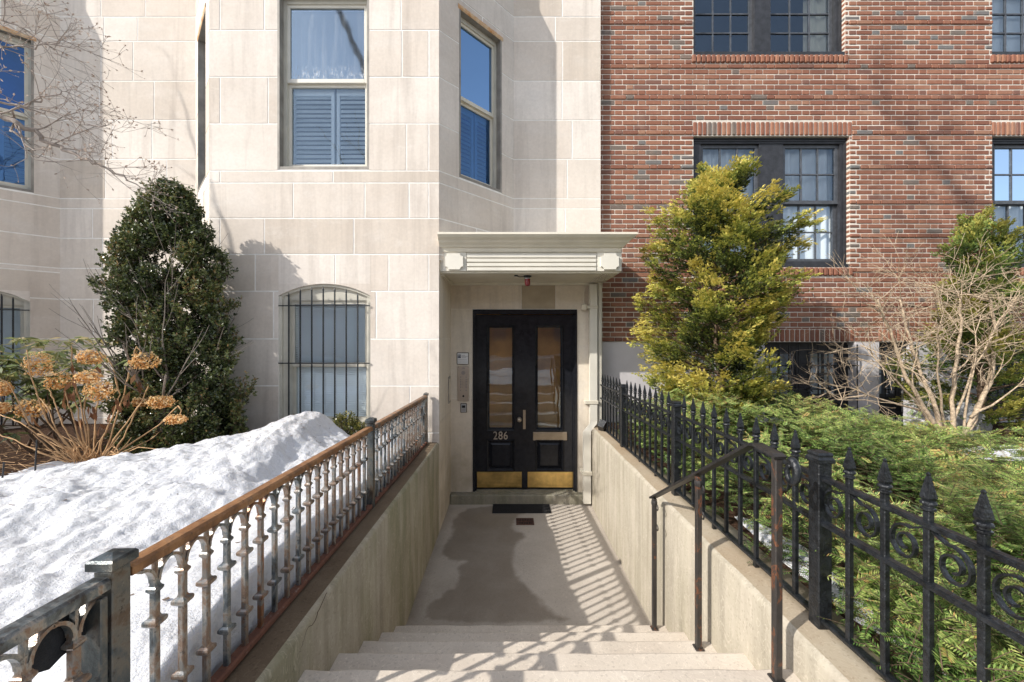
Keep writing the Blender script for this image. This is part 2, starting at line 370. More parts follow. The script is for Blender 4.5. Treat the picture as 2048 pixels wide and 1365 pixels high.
so=bpy.data.objects.new('sun',sl); col.objects.link(so); so.rotation_euler=(-to_sun).to_track_quat('-Z','Y').to_euler()
sc.view_settings.view_transform='Standard'; sc.view_settings.look='None'; sc.view_settings.exposure=0; sc.view_settings.gamma=1
sc.render.engine='CYCLES'
try:
    sc.cycles.use_denoising=True; sc.cycles.max_bounces=8; sc.cycles.transparent_max_bounces=12
except Exception: pass

# ------------------------------------------------------------------ ground, steps, walls
Z1,Z2,ZB=4.07,4.87,4.96
XL,XR=-.743,1.025
def struct(name,mb,mat,smooth=False): return tag(obj(name,mb,M[mat],None,smooth),kind='structure')
g=MB()       # one sheet of soil around the areaway, reaching out past the houses
for (a,b,c,d) in [(-60,-.96,.25,60),(1.26,60,.25,60)]: g.add([(a,c,.985),(b,c,.985),(b,d,.985),(a,d,.985)],[(0,1,2,3)])
struct('ground',g,'mulch')
g=MB(); g.box(-60,60,-3.2,.25,.85,1.02); g.box(XL,XR,.25,1.1225,.85,1.02); struct('sidewalk',g,'sidewalk_concrete')
g=MB(); g.box(-60,60,-3.4,-3.2,.8,1.015); struct('kerb',g,'base_stone')
g=MB(); g.add([(-300,-13,.88),(300,-13,.88),(300,-3.4,.88),(-300,-3.4,.88)],[(0,1,2,3)]); struct('road',g,'asphalt')
g=MB(); g.add([(-300,-300,.87),(300,-300,.87),(300,-13,.87),(-300,-13,.87)],[(0,1,2,3)]); struct('far_ground',g,'sidewalk_concrete')
g=MB()
for k in range(1,6):
    d=2.534-.2825*(k-1); z=.17*k
    n=40; xs=[XL+(XR-XL)*i/n for i in range(n+1)]
    b=.014
    prof=[(d,z-.17),(d,z-b),(d-.004,z-.005),(d-b,z),(d-.2825-.05,z),(d-.2825-.05,z-.17)]
    vs=[];fs=[]
    for i,x in enumerate(xs):
        for j,(yy,zz) in enumerate(prof):
            jig=.004*mnoise.noise((x*9,k*3.3,j*.4)) if 1<=j<=3 else 0
            vs.append((x,yy+jig,zz+jig*.8))
    m=len(prof)
    for i in range(n):
        for j in range(m-1): fs.append((i*m+j,i*m+j+1,(i+1)*m+j+1,(i+1)*m+j))
    g.add(vs,fs)
struct('steps',g,'step_concrete')
# wet patches of meltwater lying on the landing, surveyed outline
wet=[(1078,1012),(1040,1030),(1022,1050),(1030,1062),(1052,1068),(1050,1078),(1033,1088),(1026,1100),(1026,1128),(1030,1146),(1048,1166),(1066,1184),(1080,1206),(1110,1228),(1150,1246),(846,1248),(850,1215),(868,1200),(888,1184),(917,1166),(918,1148),(910,1136),(925,1128),(937,1124),(918,1121),(898,1122),(886,1112),(884,1098),(900,1080),(908,1060),(905,1040),(925,1022),(960,1012)]
wp=[((x-1018)*EYE/(y-680),F*EYE/(y-680)) for x,y in wet]
def smooth_poly(p,n=2):
    for _ in range(n):
        q=[]
        for i in range(len(p)):
            a,b=p[i],p[(i+1)%len(p)]; q+= [(a[0]*.75+b[0]*.25,a[1]*.75+b[1]*.25),(a[0]*.25+b[0]*.75,a[1]*.25+b[1]*.75)]
        p=q
    return p
wp=smooth_poly(wp)
wp=[(x+.012*mnoise.noise((x*14,y*14,1)),y+.012*mnoise.noise((x*14,y*14,5))) for x,y in wp]
wp=[(min(max(x,XL+.01),XR-.02),max(y,2.545)) for x,y in wp]
import bmesh
def seg_dist(px,py,poly):
    d=np.full(px.shape,9.0); ins=np.zeros(px.shape,bool); n=len(poly)
    for i in range(n):
        ax,ay=poly[i]; bx,by=poly[(i+1)%n]; ex,ey=bx-ax,by-ay; t=np.clip(((px-ax)*ex+(py-ay)*ey)/(ex*ex+ey*ey+1e-12),0,1)
        d=np.minimum(d,np.hypot(px-ax-t*ex,py-ay-t*ey)); c=((ay>py)!=(by>py))&(px<(bx-ax)*(py-ay)/(by-ay+1e-12)+ax); ins^=c
    return np.where(ins,d,-d)
gx=np.linspace(XL,XR,150); gy=np.linspace(2.4,4.86,200); GX,GY=np.meshgrid(gx,gy,indexing='ij')
wob=np.array([[mnoise.noise((x*9,y*9,2))*.030+mnoise.noise((x*28,y*28,4))*.013 for y in gy] for x in gx])
sd=seg_dist(GX,GY,wp)+wob; wet_v=np.clip((sd+.02)/.055,0,1)
edge=np.exp(-((sd-.015)/.02)**2)*.2
damp=np.clip((3.55-np.hypot((GX+.55)*1.5,GY-2.4)*1.0-2.4)/.9,0,.4)+np.clip(1-(GX-XL)/.10,0,1)*.5+np.clip(1-(4.86-GY)/.10,0,1)*.4+np.clip(1-(XR-GX)/.05,0,1)*.5     # damp along the edges
wet_v=np.clip(np.maximum(wet_v+edge*wet_v,damp*(1+wob*9)),0,1)
b=MB(); nj=len(gy); b.v=[(GX[i,j],GY[i,j],0.0) for i in range(len(gx)) for j in range(nj)]
fs=[(i*nj+j,(i+1)*nj+j,(i+1)*nj+j+1,i*nj+j+1) for i in range(len(gx)-1) for j in range(nj-1)]; b.f=fs; b.m=[0]*len(fs)
ld=struct('landing',b,'landing_concrete'); at=ld.data.attributes.new('wet','FLOAT','POINT'); at.data.foreach_set('value',wet_v.reshape(-1).astype(np.float32))

# left retaining wall: sloping top, top falls gently towards the house
def zt(d): return 1.024-.020*(d-.94)
def retaining(name,label,xi,xo,d0,d1,matface,topf,wob):
    t=thing(name,label,'retaining wall',((xi+xo)/2,(d0+d1)/2,0))
    b=MB(); n=46; e=.022; s=1 if xo>xi else -1
    vs=[];fs=[]
    for i in range(n+1):
        d=d0+(d1-d0)*i/n; z=topf(d)
        pr=[(xi,-.05),(xi,z-e),(xi+s*e*.3,z-e*.3),(xi+s*e,z)]
        for j,(x,zz) in enumerate(pr):
            q=.005*mnoise.noise((d*4,j*.5,wob))+.003*mnoise.noise((d*17,j,wob)); vs.append((x+q*(j>0),d,zz+q))
    for i in range(n):
        for j in range(3): fs.append((i*4+j,i*4+j+1,i*4+5+j,i*4+4+j))
    b.add(vs,fs)
    part('wall_face',t,b,M[matface],True)
    b=MB(); vs=[];fs=[]
    for i in range(n+1):
        d=d0+(d1-d0)*i/n; z=topf(d); q=.005*mnoise.noise((d*4,1.5,wob))+.003*mnoise.noise((d*17,3,wob))
        for x,zz in ((xi+s*e+q,z+q),(xi+s*.1,z+.002),(xo,z),(xo,-.05)): vs.append((x,d,zz))
    for i in range(n):
        for j in range(3): fs.append((i*4+j,i*4+j+1,i*4+5+j,i*4+4+j))
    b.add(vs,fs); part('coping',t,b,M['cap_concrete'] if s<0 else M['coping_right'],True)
    return t
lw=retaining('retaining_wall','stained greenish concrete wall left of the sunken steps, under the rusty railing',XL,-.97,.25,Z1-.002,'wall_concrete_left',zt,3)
rw=retaining('retaining_wall','pale concrete wall right of the sunken steps, under the black spiked fence',XR,1.27,.25,4.86,'wall_concrete_right',lambda d:.995-.01*max(0,d-1.5),8)
rw.name='retaining_wall.001'
# crack in the left wall
b=MB(); pts=[]
for (x,y) in [(653,1186),(640,1215),(628,1245),(612,1262),(604,1290),(590,1325),(583,1345)]:
    d=F*-XL/(1018-x); pts.append((XL+.0035,d,EYE-(y-680)*d/F))
for i in range(len(pts)-1): 
    m=6
    q=[pts[i] if False else tuple(pts[i][k]+(pts[i+1][k]-pts[i][k])*j/m+(random.gauss(0,.004) if k and 0<j<m else 0) for k in range(3)) for j in range(m+1)]
    b.tube([(x-.0028,y,z) for x,y,z in q],.0016,4)
part('crack',lw,b,M['bark_brown'])

# ------------------------------------------------------------------ limestone building
COURSES=[-.05,.55,1.063,1.562,2.06,2.565,2.957,3.339,3.716,3.843,4.342,4.838,5.335,5.84,6.15,6.66]
sb=thing('stone_building','pale limestone town house with angled bay windows and a black double door below street level','building',(-2,Z2,0))
wall=MB()      # slot 0 joint/backing, 1 limestone, 2 warm limestone, 3 dark block
def ashlar(o,u,n,u0,u1,z0,z1,ops,mat=1,seed=0,lmin=.45,lmax=.95,quoin=True,J=.0075,proud=.003,thick=.26):
    rr=random.Random(seed)
    wall.cur=0
    for (a,b,c,d) in rects(u0,u1,z0,z1,ops): wall.obox(o,u,n,a,b,-thick,0,c,d)
    wall.cur=mat
    cs=sorted(set([z0]+[c for c in COURSES if z0+.03<c<z1-.03]+[z1]))
    for i in range(len(cs)-1):
        c,d=cs[i],cs[i+1]; cuts=[u0]; x=u0
        if quoin and i%2 and u1-u0>1: x=u0+.11; cuts.append(x)
        while True:
            x+=rr.uniform(lmin,lmax) if d-c>.2 else rr.uniform(.8,1.6)
            if x>u1-.3: break
            cuts.append(x)
        if quoin and (i+1)%2 and u1-u0>1 and cuts[-1]<u1-.25: cuts.append(u1-.11)
        cuts.append(u1)
        for k in range(len(cuts)-1):
            p,q=cuts[k],cuts[k+1]
            for (a,b2,e,f) in rects(p,q,c,d,ops):
                a2=a+J if abs(a-p)<1e-6 and p>u0 else a+.0005; b3=b2-J if abs(b2-q)<1e-6 and q<u1 else b2-.0005
                e2=e+J if abs(e-c)<1e-6 else e; f2=f-J if abs(f-d)<1e-6 else f
                if b3-a2>.01 and f2-e2>.01: wall.obox(o,u,n,a2,b3,-.002,proud,e2,f2)
S=math.sqrt(.5)
WT,WB=5.76,3.858       # bay windows
ARX0,ARX1,ARS,ARC=-2.446,-1.470,2.517,2.644      # arched basement window
def bay(xl,xr,seed,arch=True):
    """bay whose front corners are at xl,xr"""
    wx0,wx1=xl+.720,xl+1.691
    ops=[(wx0,wx1,WB,WT)]
    if arch: ops.append((xl+.730,xl+1.706,1.12,ARC))
    ops=[(a-xl,b-xl,c,d) for a,b,c,d in ops]
    ashlar((xl,Z1),(1,0),(0,-1),0,xr-xl,.9,6.9,ops,1,seed)
    # right side
    ashlar((xr,Z1),(S,S),(S,-S),0,.8/S,2.9,6.9,[(.188/S,.651/S,WB,WT)],1,seed+1,quoin=False)
    ashlar((xl-.8,Z2),(S,-S),(-S,-S),0,.8/S,.9,6.9,[(.8/S-.651/S,.8/S-.188/S,WB,WT)]+([(.3,.9,1.12,2.6)] if False else []),1,seed+2,quoin=False)
    # upper storey of the bay, set back above a sloping weathering
    wall.cur=1; s=.1; k=s*math.tan(R(22.5))
    a=[(xl-.8,Z2),(xl,Z1),(xr,Z1),(xr+.8,Z2)]; bq=[(xl-.8+s/S*.0+.141,Z2),(xl+k,Z1+s),(xr-k,Z1+s),(xr+.8-.141,Z2)]
    wall.add([(x,y,6.9) for x,y in a]+[(x,y,7.05) for x,y in bq],[(0,1,5,4),(1,2,6,5),(2,3,7,6)])
    wall.add([(x,y,7.05) for x,y in bq]+[(x,y,9.6) for x,y in bq],[(0,1,5,4),(1,2,6,5),(2,3,7,6),(4,5,6,7)])
BL=-3.176
bay(BL,XL,21)
NB=-6.50                                                # right corner of the next bay
bay(NB-(XL-BL),NB,40)
ashlar((NB,Z1),(S,S),(S,-S),0,.8/S,.9,2.9,[(.10/S,.63/S,1.12,ARC)],1,63,quoin=False)    # the next bay's side carries on down
ashlar((NB+.8,Z2),(1,0),(0,-1),0,BL-.8-(NB+.8),.9,9.6,[],1,71,.4,.8,quoin=False)
DX0,DX1,DZ0,DZ1=-.46,.863,.125,2.435
RX1=1.163
ashlar((XL+.8,Z2),(1,0),(0,-1),0,RX1-(XL+.8),2.9,9.6,[],1,81,.5,.9,quoin=False)
# doorway wall (warm, under the hood)
def door_wall():
    o=(XL,Z2); u=(1,0); n=(0,-1); wall.cur=0
    op=[(DX0-XL,DX1-XL,-.05,DZ1)]
    for (a,b,c,d) in rects(0,RX1-XL,-.05,2.9,op): wall.obox(o,u,n,a,b,-.2,0,c,d)
    J=.0015
    for (a,b,c,d,m) in [(0,.90,2.44,2.9,2),(.90,1.333,2.44,2.9,3),(1.333,RX1-XL,2.44,2.9,2),(0,.283,1.30,2.44,2),(0,.283,.0,1.30,2),(1.606,RX1-XL,1.30,2.44,2),(1.606,RX1-XL,0,1.3,2)]:
        wall.cur=m; wall.obox(o,u,n,a+J,b-J,-.002,.002,c+J,d-J)
door_wall()
# side of the passage, straight back under the hood
o=(XL,Z1); wall.cur=0; wall.obox(o,(0,1),(1,0),.004,Z2-Z1,-.2,0,-.05,2.9)
for (a,b,c,d) in [(0,.8,2.06,2.9),(0,.8,1.16,2.06),(0,.8,.66,1.16),(0,.8,0,.66)]:
    wall.cur=2; wall.obox(o,(0,1),(1,0),a+.006,b-.001,-.002,.003,c+.002,d-.002)
wall.cur=1; wall.box(RX1-.2,RX1-.0005,Z2+.004,ZB+.2,.9,9.6)      # return at the brick
# spandrels over the arched windows
def arch_z(t): 
    h=ARC-ARS; hw=(ARX1-ARX0)/2; r=(hw*hw+h*h)/(2*h); return ARC-r+math.sqrt(max(r*r-(t*hw)**2,0))
def spandrels(o,u,n,u0,u1):
    uc=(u0+u1)/2; hw=(u1-u0)/2
    for sg in (-1,1):
        pl=[(uc+sg*hw,ARC+.001)]+[(uc+sg*hw*t,arch_z(t)) for t in np.linspace(1,0,14)]; k=len(pl); wall.cur=1
        vs=[(o[0]+u[0]*a+n[0]*d,o[1]+u[1]*a+n[1]*d,z) for d in (.0025,-.17) for a,z in pl]
        wall.add(vs,[tuple(range(k)),tuple(range(2*k-1,k-1,-1))]+[((i+1)%k,i,i+k,(i+1)%k+k) for i in range(k)])
spandrels((0,Z1),(1,0),(0,-1),ARX0,ARX1); spandrels((0,Z1),(1,0),(0,-1),NB-(XL-BL)+.73,NB-(XL-BL)+1.706); spandrels((NB,Z1),(S,S),(S,-S),.10/S,.63/S)
part('stone_wall',sb,wall,[M['joint'],M['limestone'],M['limestone_warm'],M['dark_block']])

class Tf:
    """builder for pieces on an upright face, u along, d outward, z up"""
    def __init__(s,o,u,n): s.o,s.u,s.n=o,u,n; s.b=MB()
    def box(s,u0,u1,d0,d1,z0,z1): s.b.obox(s.o,s.u,s.n,u0,u1,d0,d1,z0,z1); return s
    def new(s): return Tf(s.o,s.u,s.n)
    def sheet(s,u0,u1,d,z0,z1):
        f=lambda a,z:(s.o[0]+s.u[0]*a+s.n[0]*d,s.o[1]+s.u[1]*a+s.n[1]*d,z)
        s.b.add([f(u0,z0),f(u1,z0),f(u1,z1),f(u0,z1)],[(0,1,2,3)]); return s
def louvers(t,u0,u1,z0,z1,d,tilt=.35,pitch=.055):
    z=z0
    while z<z1-.03:
        vs=[]
        for uu in (u0,u1):
            for (dd,zz) in ((d-.007,z+.046),(d+.009,z+.006),(d+.011,z+.001),(d-.005,z+.041)):
                vs.append((t.o[0]+t.u[0]*uu+t.n[0]*dd,t.o[1]+t.u[1]*uu+t.n[1]*dd,zz))
        t.b.add(vs,[(0,1,5,4),(1,2,6,5),(2,3,7,6),(3,0,4,7),(0,3,2,1),(4,5,6,7)]); z+=pitch
def bay_window(o,u,n,u0,u1,z0,z1,frost,label,meet):
    w=thing('window',None,None); w.parent=sb; w.location=(o[0]+u[0]*(u0+u1)/2-sb.location.x,o[1]+u[1]*(u0+u1)/2-sb.location.y,z0); w['label']=label
    T=Tf(o,u,n)
    t=T.new()   # weathered metal jamb lining
    t.box(u0,u0+.022,-.17,.004,z0,z1); t.box(u1-.022,u1,-.17,.004,z0,z1); t.box(u0+.022,u1-.022,-.17,.002,z0,z0+.03); t.box(u0+.022,u1-.022,-.17,.002,z1-.035,z1)
    part('jamb_lining',w,t.b,M['jamb_metal'])
    t=T.new(); a,b=u0+.022,u1-.022
    t.box(a,a+.032,-.15,-.07,z0+.03,z1-.035); t.box(b-.032,b,-.15,-.07,z0+.03,z1-.035); t.box(a+.032,b-.032,-.15,-.068,z1-.085,z1-.035); t.box(a+.032,b-.032,-.15,-.06,z0+.03,z0+.062)
    part('frame',w,t.b,M['trim_paint'])
    a+=.032; b-=.032
    for nm,(c,d,dep,gm) in {'upper':(meet-.005,z1-.085,-.095,'glass_frost' if frost else 'glass_sky_tint'),'lower':(z0+.062,meet-.006,-.125,'glass' if frost else 'glass_sky_tint')}.items():
        t=T.new(); k=.03
        t.box(a,a+k,dep-.02,dep+.012,c,d); t.box(b-k,b,dep-.02,dep+.012,c,d); t.box(a+k,b-k,dep-.02,dep+.014,c,c+k+.01); t.box(a+k,b-k,dep-.02,dep+.012,d-k,d)
        s=part('sash',w,t.b,M['white_paint'] if frost else M['cream_paint'])
        t=T.new(); t.sheet(a+k,b-k,dep-.004,c+k+.01,d-k); part('pane',s,t.b,M[gm])
    mid=(a+b)/2+.06*(b-a)
    t=T.new()
    for (p,q) in ((a,mid-.012),(mid+.012,b)):
        t.box(p,p+.035,-.20,-.17,z0+.05,meet); t.box(q-.035,q,-.20,-.17,z0+.05,meet)
        t.box(p+.035,q-.035,-.20,-.17,z0+.05,z0+.10); t.box(p+.035,q-.035,-.20,-.17,meet-.09,meet)
        louvers(t,p+.036,q-.036,z0+.10,meet-.09,-.185,pitch=.05)
    part('shutter',w,t.b,M['shutter_white'])
    t=T.new(); t.box(u0-.05,u1+.05,-.34,-.32,z0-.05,z1+.05); part('curtain',w,t.b,M['curtain_sky_tint'] if not frost else M['blind' if False else 'room_dark'])  # blue sheet carries mirrored sky; frosted window gets dark sheet for unlit room
    if not frost:
        t=T.new(); vs=[]
        nn=40
        for i in range(nn+1):
            uu=u0-.02+(u1-u0+.04)*i/nn; dd=.004*mnoise.noise((i*1.3,z0,uu)); zz=z1+.012+.01*mnoise.noise((i*.9,3,1))
            for (ddd,z_) in ((.0035,z1-.035+.006*mnoise.noise((i*.7,9,1))),(.012+dd,z1-.02),(.010+dd,zz),(.0035,zz+.004)):
                vs.append((o[0]+u[0]*uu+n[0]*ddd,o[1]+u[1]*uu+n[1]*ddd,z_))
        t.b.add(vs,[(i*4+j,i*4+j+1,i*4+5+j,i*4+4+j) for i in range(nn) for j in range(3)])
        part('lintel',w,t.b,M['lintel_rust'])
bay_window((0,Z1),(1,0),(0,-1),BL+.72,BL+1.691,WB,WT,True,'tall front bay window with frosted upper pane and louvred shutters',4.838)
bay_window((XL,Z1),(S,S),(S,-S),.188/S,.651/S,WB,WT,False,'angled bay window with panes tinted blue for the mirrored sky and rusty lintel above the door hood',4.80)
bay_window((BL-.8,Z2),(S,-S),(-S,-S),.8/S-.651/S,.8/S-.188/S,WB,WT,False,'narrow sliver of the angled bay window above the tall shrub',4.80)
bay_window((NB,Z1),(S,S),(S,-S),.188/S,.651/S,WB,WT,False,'bay window at the left edge behind bare magnolia twigs',4.80)

def basement_window(o,u,n,u0,u1,zb,arch,label,vis=True):
    w=thing('basement_window',None,None); w.parent=sb; w.location=(o[0]+u[0]*(u0+u1)/2-sb.location.x,o[1]+u[1]*(u0+u1)/2-sb.location.y,zb); w['label']=label
    T=Tf(o,u,n); zs=ARS
    t=T.new(); a,b=u0+.001,u1-.001
    t.box(a,a+.095,-.13,-.035,zb,zs); t.box(b-.05,b,-.13,-.035,zb,zs); t.box(a,a+.03,-.035,-.01,zb,zs); t.box(a+.095,b-.05,-.13,-.06,zs-.05,zs)
    t.box(a+.095,b-.05,-.13,-.02,zb,zb+.05)
    part('frame',w,t.b,M['trim_paint'])
    t=T.new()     # arched head board
    nn=20; uc=(u0+u1)/2; hw=(u1-u0)/2; vs=[];fs=[]
    for i in range(nn+1):
        q=-1+2*i/nn
        for d,z in ((-.055,zs-.04),(-.055,arch_z(q*.96)-.03),(-.02,arch_z(q)-.028),(-.02,arch_z(q)-.001),(-.14,arch_z(q)-.001)):
            uu=uc+q*hw*.998; vs.append((o[0]+u[0]*uu+n[0]*d,o[1]+u[1]*uu+n[1]*d,z))
    for i in range(nn):
        for j in range(4): fs.append((i*5+j,i*5+j+1,i*5+6+j,i*5+5+j))
    t.b.add(vs,fs); part('arched_head',w,t.b,M['trim_paint'])
    meet=1.79; a+=.095; b-=.05
    for (c,d,dep) in ((meet-.03,zs-.05,-.085),(zb+.05,meet-.005,-.115)):
        t=T.new(); k=.032
        t.box(a,a+k,dep-.02,dep+.012,c,d); t.box(b-k,b,dep-.02,dep+.012,c,d); t.box(a+k,b-k,dep-.02,dep+.014,c,c+k+.012); t.box(a+k,b-k,dep-.02,dep+.012,d-k,d)
        s=part('sash',w,t.b,M['trim_paint'])
        t=T.new(); t.sheet(a+k,b-k,dep-.004,c+k+.012,d-k); part('pane',s,t.b,M['glass'])
    t=T.new(); z=zb+.06
    while z<zs-.06: t.box(a+.012,b-.012,-.150,-.138,z,z+.0215); z+=.0245
    t.box(a,b,-.2,-.195,zb,zs)
    part('blind',w,t.b,M['blind'])
    gr=thing('security_grille',None,None); gr.parent=w
    off=w.location+sb.location; r=.0085
    tops=[.83,.90,.945,.955,.945,.90,.83]
    for i in range(7):
        uu=u0+.125+(u1-u0-.25)*i/6*1.0+.02*0; q=(uu-uc)/hw
        bb=MB(); x,y=o[0]+u[0]*uu+n[0]*.028,o[1]+u[1]*uu+n[1]*.028; zt_=arch_z(q)-.028
        bb.tube([(x,y,zb-.1),(x,y,zt_-.03),(x,y,zt_)],[r,r,.002],6); part('upright_bar',gr,bb,M['iron'])
    for z in (2.41,1.802):
        bb=MB(); bb.obox(o,u,n,u0+.01,u1-.002,.012,.022,z-.006,z+.006); part('cross_bar',gr,bb,M['iron'])
basement_window((0,Z1),(1,0),(0,-1),ARX0,ARX1,1.12,True,'arched basement window with black bars and grey blind')
basement_window((NB,Z1),(S,S),(S,-S),.10/S,.63/S,1.12,True,'barred basement window at the left edge behind the leafy shrub')

# --- door
df=MB()
df.box(DX0,DX0+.03,Z2-.012,Z2+.13,DZ0,DZ1); df.box(DX1-.03,DX1,Z2-.012,Z2+.13,DZ0,DZ1); df.box(DX0+.03,DX1-.03,Z2-.010,Z2+.13,DZ1-.045,DZ1)
df.box(DX0+.03,DX0+.045,Z2+.02,Z2+.05,DZ0,DZ1-.045); df.box(DX1-.045,DX1-.03,Z2+.02,Z2+.05,DZ0,DZ1-.045)
df.box(DX0+.045,DX1-.045,Z2+.0,Z2+.02,DZ1-.06,DZ1-.045)
part('door_frame',sb,df,M['black_paint'])
def px_x(x,d=4.93): return (x-1018)*d/F
def px_z(y,d=4.93): return EYE-(y-680)*d/F
YD=Z2+.06
def door(x0,x1,gx0,gx1,label):
    d=thing('door',None,None); d.parent=sb; d['label']=label; d.location=((x0+x1)/2-sb.location.x,YD-sb.location.y,0)
    zt_,zb_=DZ1-.062,DZ0+.012; gz0,gz1=px_z(859),px_z(653); pz0,pz1=px_z(940),px_z(882)
    b=MB(); y0,y1=YD,YD+.045
    for (p,q,r,s) in rects(x0,x1,zb_,zt_,[(gx0,gx1,gz0,gz1),(gx0,gx1,pz0,pz1)]): b.box(p,q,y0,y1,r,s)
    def ring(loops):
        vs=[]
        for (e,yy) in loops:
            for (xx,zz) in ((gx0+e,r+e),(gx1-e,r+e),(gx1-e,s-e),(gx0+e,s-e)): vs.append((xx,y0+yy,zz))
        b.add(vs,[(4*i+k,4*i+(k+1)%4,4*i+4+(k+1)%4,4*i+4+k) for i in range(len(loops)-1) for k in range(4)])
    for (r,s) in ((gz0,gz1),(pz0,pz1)):       # bolection mouldings: proud outer ridge falling back to the glass or panel
        ring([(-.018,.001),(-.015,-.011),(-.010,-.016),(-.004,-.014),(.002,-.004),(.010,.004),(.016,.012),(.020,.030)])
    r,s=pz0,pz1; ring([(.018,.026),(.026,.024),(.052,.006),(.056,.006)])      # raised and fielded lower panel
    b.box(gx0+.055,gx1-.055,y0+.006,y0+.02,pz0+.055,pz1-.055)
    part('door_leaf',d,b,M['black_paint'])
    b=MB(); b.add([(gx0,y0+.022,gz0),(gx1,y0+.022,gz0),(gx1,y0+.022,gz1),(gx0,y0+.022,gz1)],[(0,1,2,3)]); part('pane',d,b,M['door_glass'])
    b=MB(); kz0,kz1=px_z(975),px_z(944)
    n=36; vs=[]; m=14        # thin brass sheet, slightly rippled
    for i in range(n+1):
        for j in range(m+1):
            x=x0+.02+(x1-x0-.04)*i/n; z=kz0+(kz1-kz0)*j/m
            vs.append((x,y0-.004-.0012*math.sin(z*150+x*7+1.5*mnoise.noise((x*5,z*9,2))),z))
    fs=[(i*(m+1)+j,(i+1)*(m+1)+j,(i+1)*(m+1)+j+1,i*(m+1)+j+1) for i in range(n) for j in range(m)]
    b.add(vs,fs); part('kick_plate',d,b,M['brass_plate'],True)
    for z in (px_z(795),px_z(930),px_z(660)):
        b=MB(); hx=x0-.004 if x0<0 else x1+.004; b.lathe([(.008,-.045),(.008,.045)],(hx,y0-.006,z),8); part('hinge',d,b,M['dull_brass'] if z<0 else M['iron'])
    return d
dl=door(px_x(951),px_x(1046.5),px_x(976),px_x(1027),'left door leaf with brass number 286 and round knob')
dr=door(px_x(1052),px_x(1149),px_x(1073),px_x(1124),'right door leaf with metal letter plate')
b=MB(); b.box(px_x(1045),px_x(1053.5),YD-.014,YD+.02,DZ0+.015,DZ1-.064); part('astragal',dl,b,M['black_paint'])
b=MB(); b.box(px_x(1046),px_x(1051),YD-.017,YD-.013,px_z(858),px_z(820)); part('latch_guard',dl,b,M['dull_brass'])
b=MB(); b.lathe([(.030,0),(.030,-.006),(.012,-.012),(.012,-.03),(.022,-.036),(.028,-.05),(.024,-.06),(.010,-.066)],(px_x(1038.5),YD,px_z(839)),16,axis='y'); part('door_knob',dl,b,M['dull_brass'],True)
def text(body,name,parent,loc,size,mat,ext=.002,rotz=0,space=1.0,align='CENTER'):
    cu=bpy.data.curves.new(name,'FONT'); cu.body=body; cu.size=size; cu.extrude=ext; cu.align_x=align; cu.align_y='CENTER'; cu.space_character=space
    tmp=bpy.data.objects.new(name,cu); col.objects.link(tmp); dg=bpy.context.evaluated_depsgraph_get()
    me=bpy.data.meshes.new_from_object(tmp.evaluated_get(dg)); bpy.data.objects.remove(tmp); bpy.data.curves.remove(cu)
    me.materials.clear(); me.name=name
    o=link(name,me,mat,parent); off=Vector((0,0,0)); q=parent
    while q is not None: off+=q.location; q=q.parent
    o.location=Vector(loc)-off; o.rotation_euler=(R(90),0,rotz); return o
hn=text('286','house_number',dl,(px_x(1001),YD-.006,px_z(872)),.145,M['number_metal'],.005,space=1.08); hn.scale.x=.84
b=MB(); b.box(px_x(1066),px_x(1134),YD-.012,YD+.001,px_z(881),px_z(864),.004); b.box(px_x(1072),px_x(1128),YD-.016,YD-.011,px_z(878.5),px_z(867)); part('letter_plate',dr,b,M['dull_brass'])
b=MB()
for x in (1068,1085,1100,1116,1132):
    for y in (865.5,879.5): b.lathe([(.0035,0),(.0035,-.004),(.001,-.006)],(px_x(x),YD-.012,px_z(y)),6,axis='y')
part('screw',dr,b,M['steel'])
b=MB(); b.box(XL+.005,RX1-.16,Z2-.10,Z2+.16,-.02,.118,.012); b.box(DX0+.0,DX1-.0,Z2-.03,Z2+.14,.118,DZ0); part('threshold',sb,b,M['sill_concrete'])
# vestibule seen through the panes
b=MB(); x0,x1=-.9,1.3
b.add([(x0,5.3,-.1),(x1,5.3,-.1),(x1,5.3,2.9),(x0,5.3,2.9),(x0,5.1,-.1),(x0,5.1,2.9),(x1,5.1,-.1),(x1,5.1,2.9)],[(0,1,2,3),(0,3,5,4),(1,6,7,2),(0,4,6,1),(3,2,7,5)])
part('vestibule',sb,b,M['vestibule_glow_wood'])

# --- hood over the door, part of the building with its own pieces
hd=thing('door_hood',None,None); hd.parent=sb; hd.location=(.2-sb.location.x,4.5-sb.location.y,2.77); hd['label']='cream painted timber hood with moulded cornice above the black door'
HX0,HX1,HY=XL+.003,1.209,4.12
b=MB(); b.box(HX0,HX1,HY,Z2-.003,2.785,3.02); b.box(1.165,HX1,Z2-.003,ZB-.02,2.785,3.02); part('fascia_box',hd,b,M['white_paint'])
b=MB(); n=4; z0,z1=2.785,2.972; h=(z1-z0)/n
for i in range(n): b.box(HX0+.29,HX1-.275,HY-.020,HY+.002,z0+h*i+.004,z0+h*(i+1)-.008,.003)
part('reeded_board',hd,b,M['white_paint'])
for (xa,xb_) in ((HX0+.03,HX0+.28),(HX1-.265,HX1-.003)):
    b=MB(); b.box(xa,xb_,HY-.010,HY+.001,2.787,2.99); part('end_panel',hd,b,M['white_paint'])
    b=MB(); c=(xa+xb_)/2; hw,hh,r=.095,.085,.032; zc=2.885; pl=[]
    for sx,sz,a0 in ((1,1,270),(-1,1,0),(-1,-1,90),(1,-1,180)):
        for k in range(7):
            a=R(a0-k*15) ; pl.append((c+sx*hw+r*math.cos(a),zc+sz*hh+r*math.sin(a)))
    b.prism(pl,HY-.040,HY-.009); part('rosette',hd,b,M['white_paint'])
b=MB()
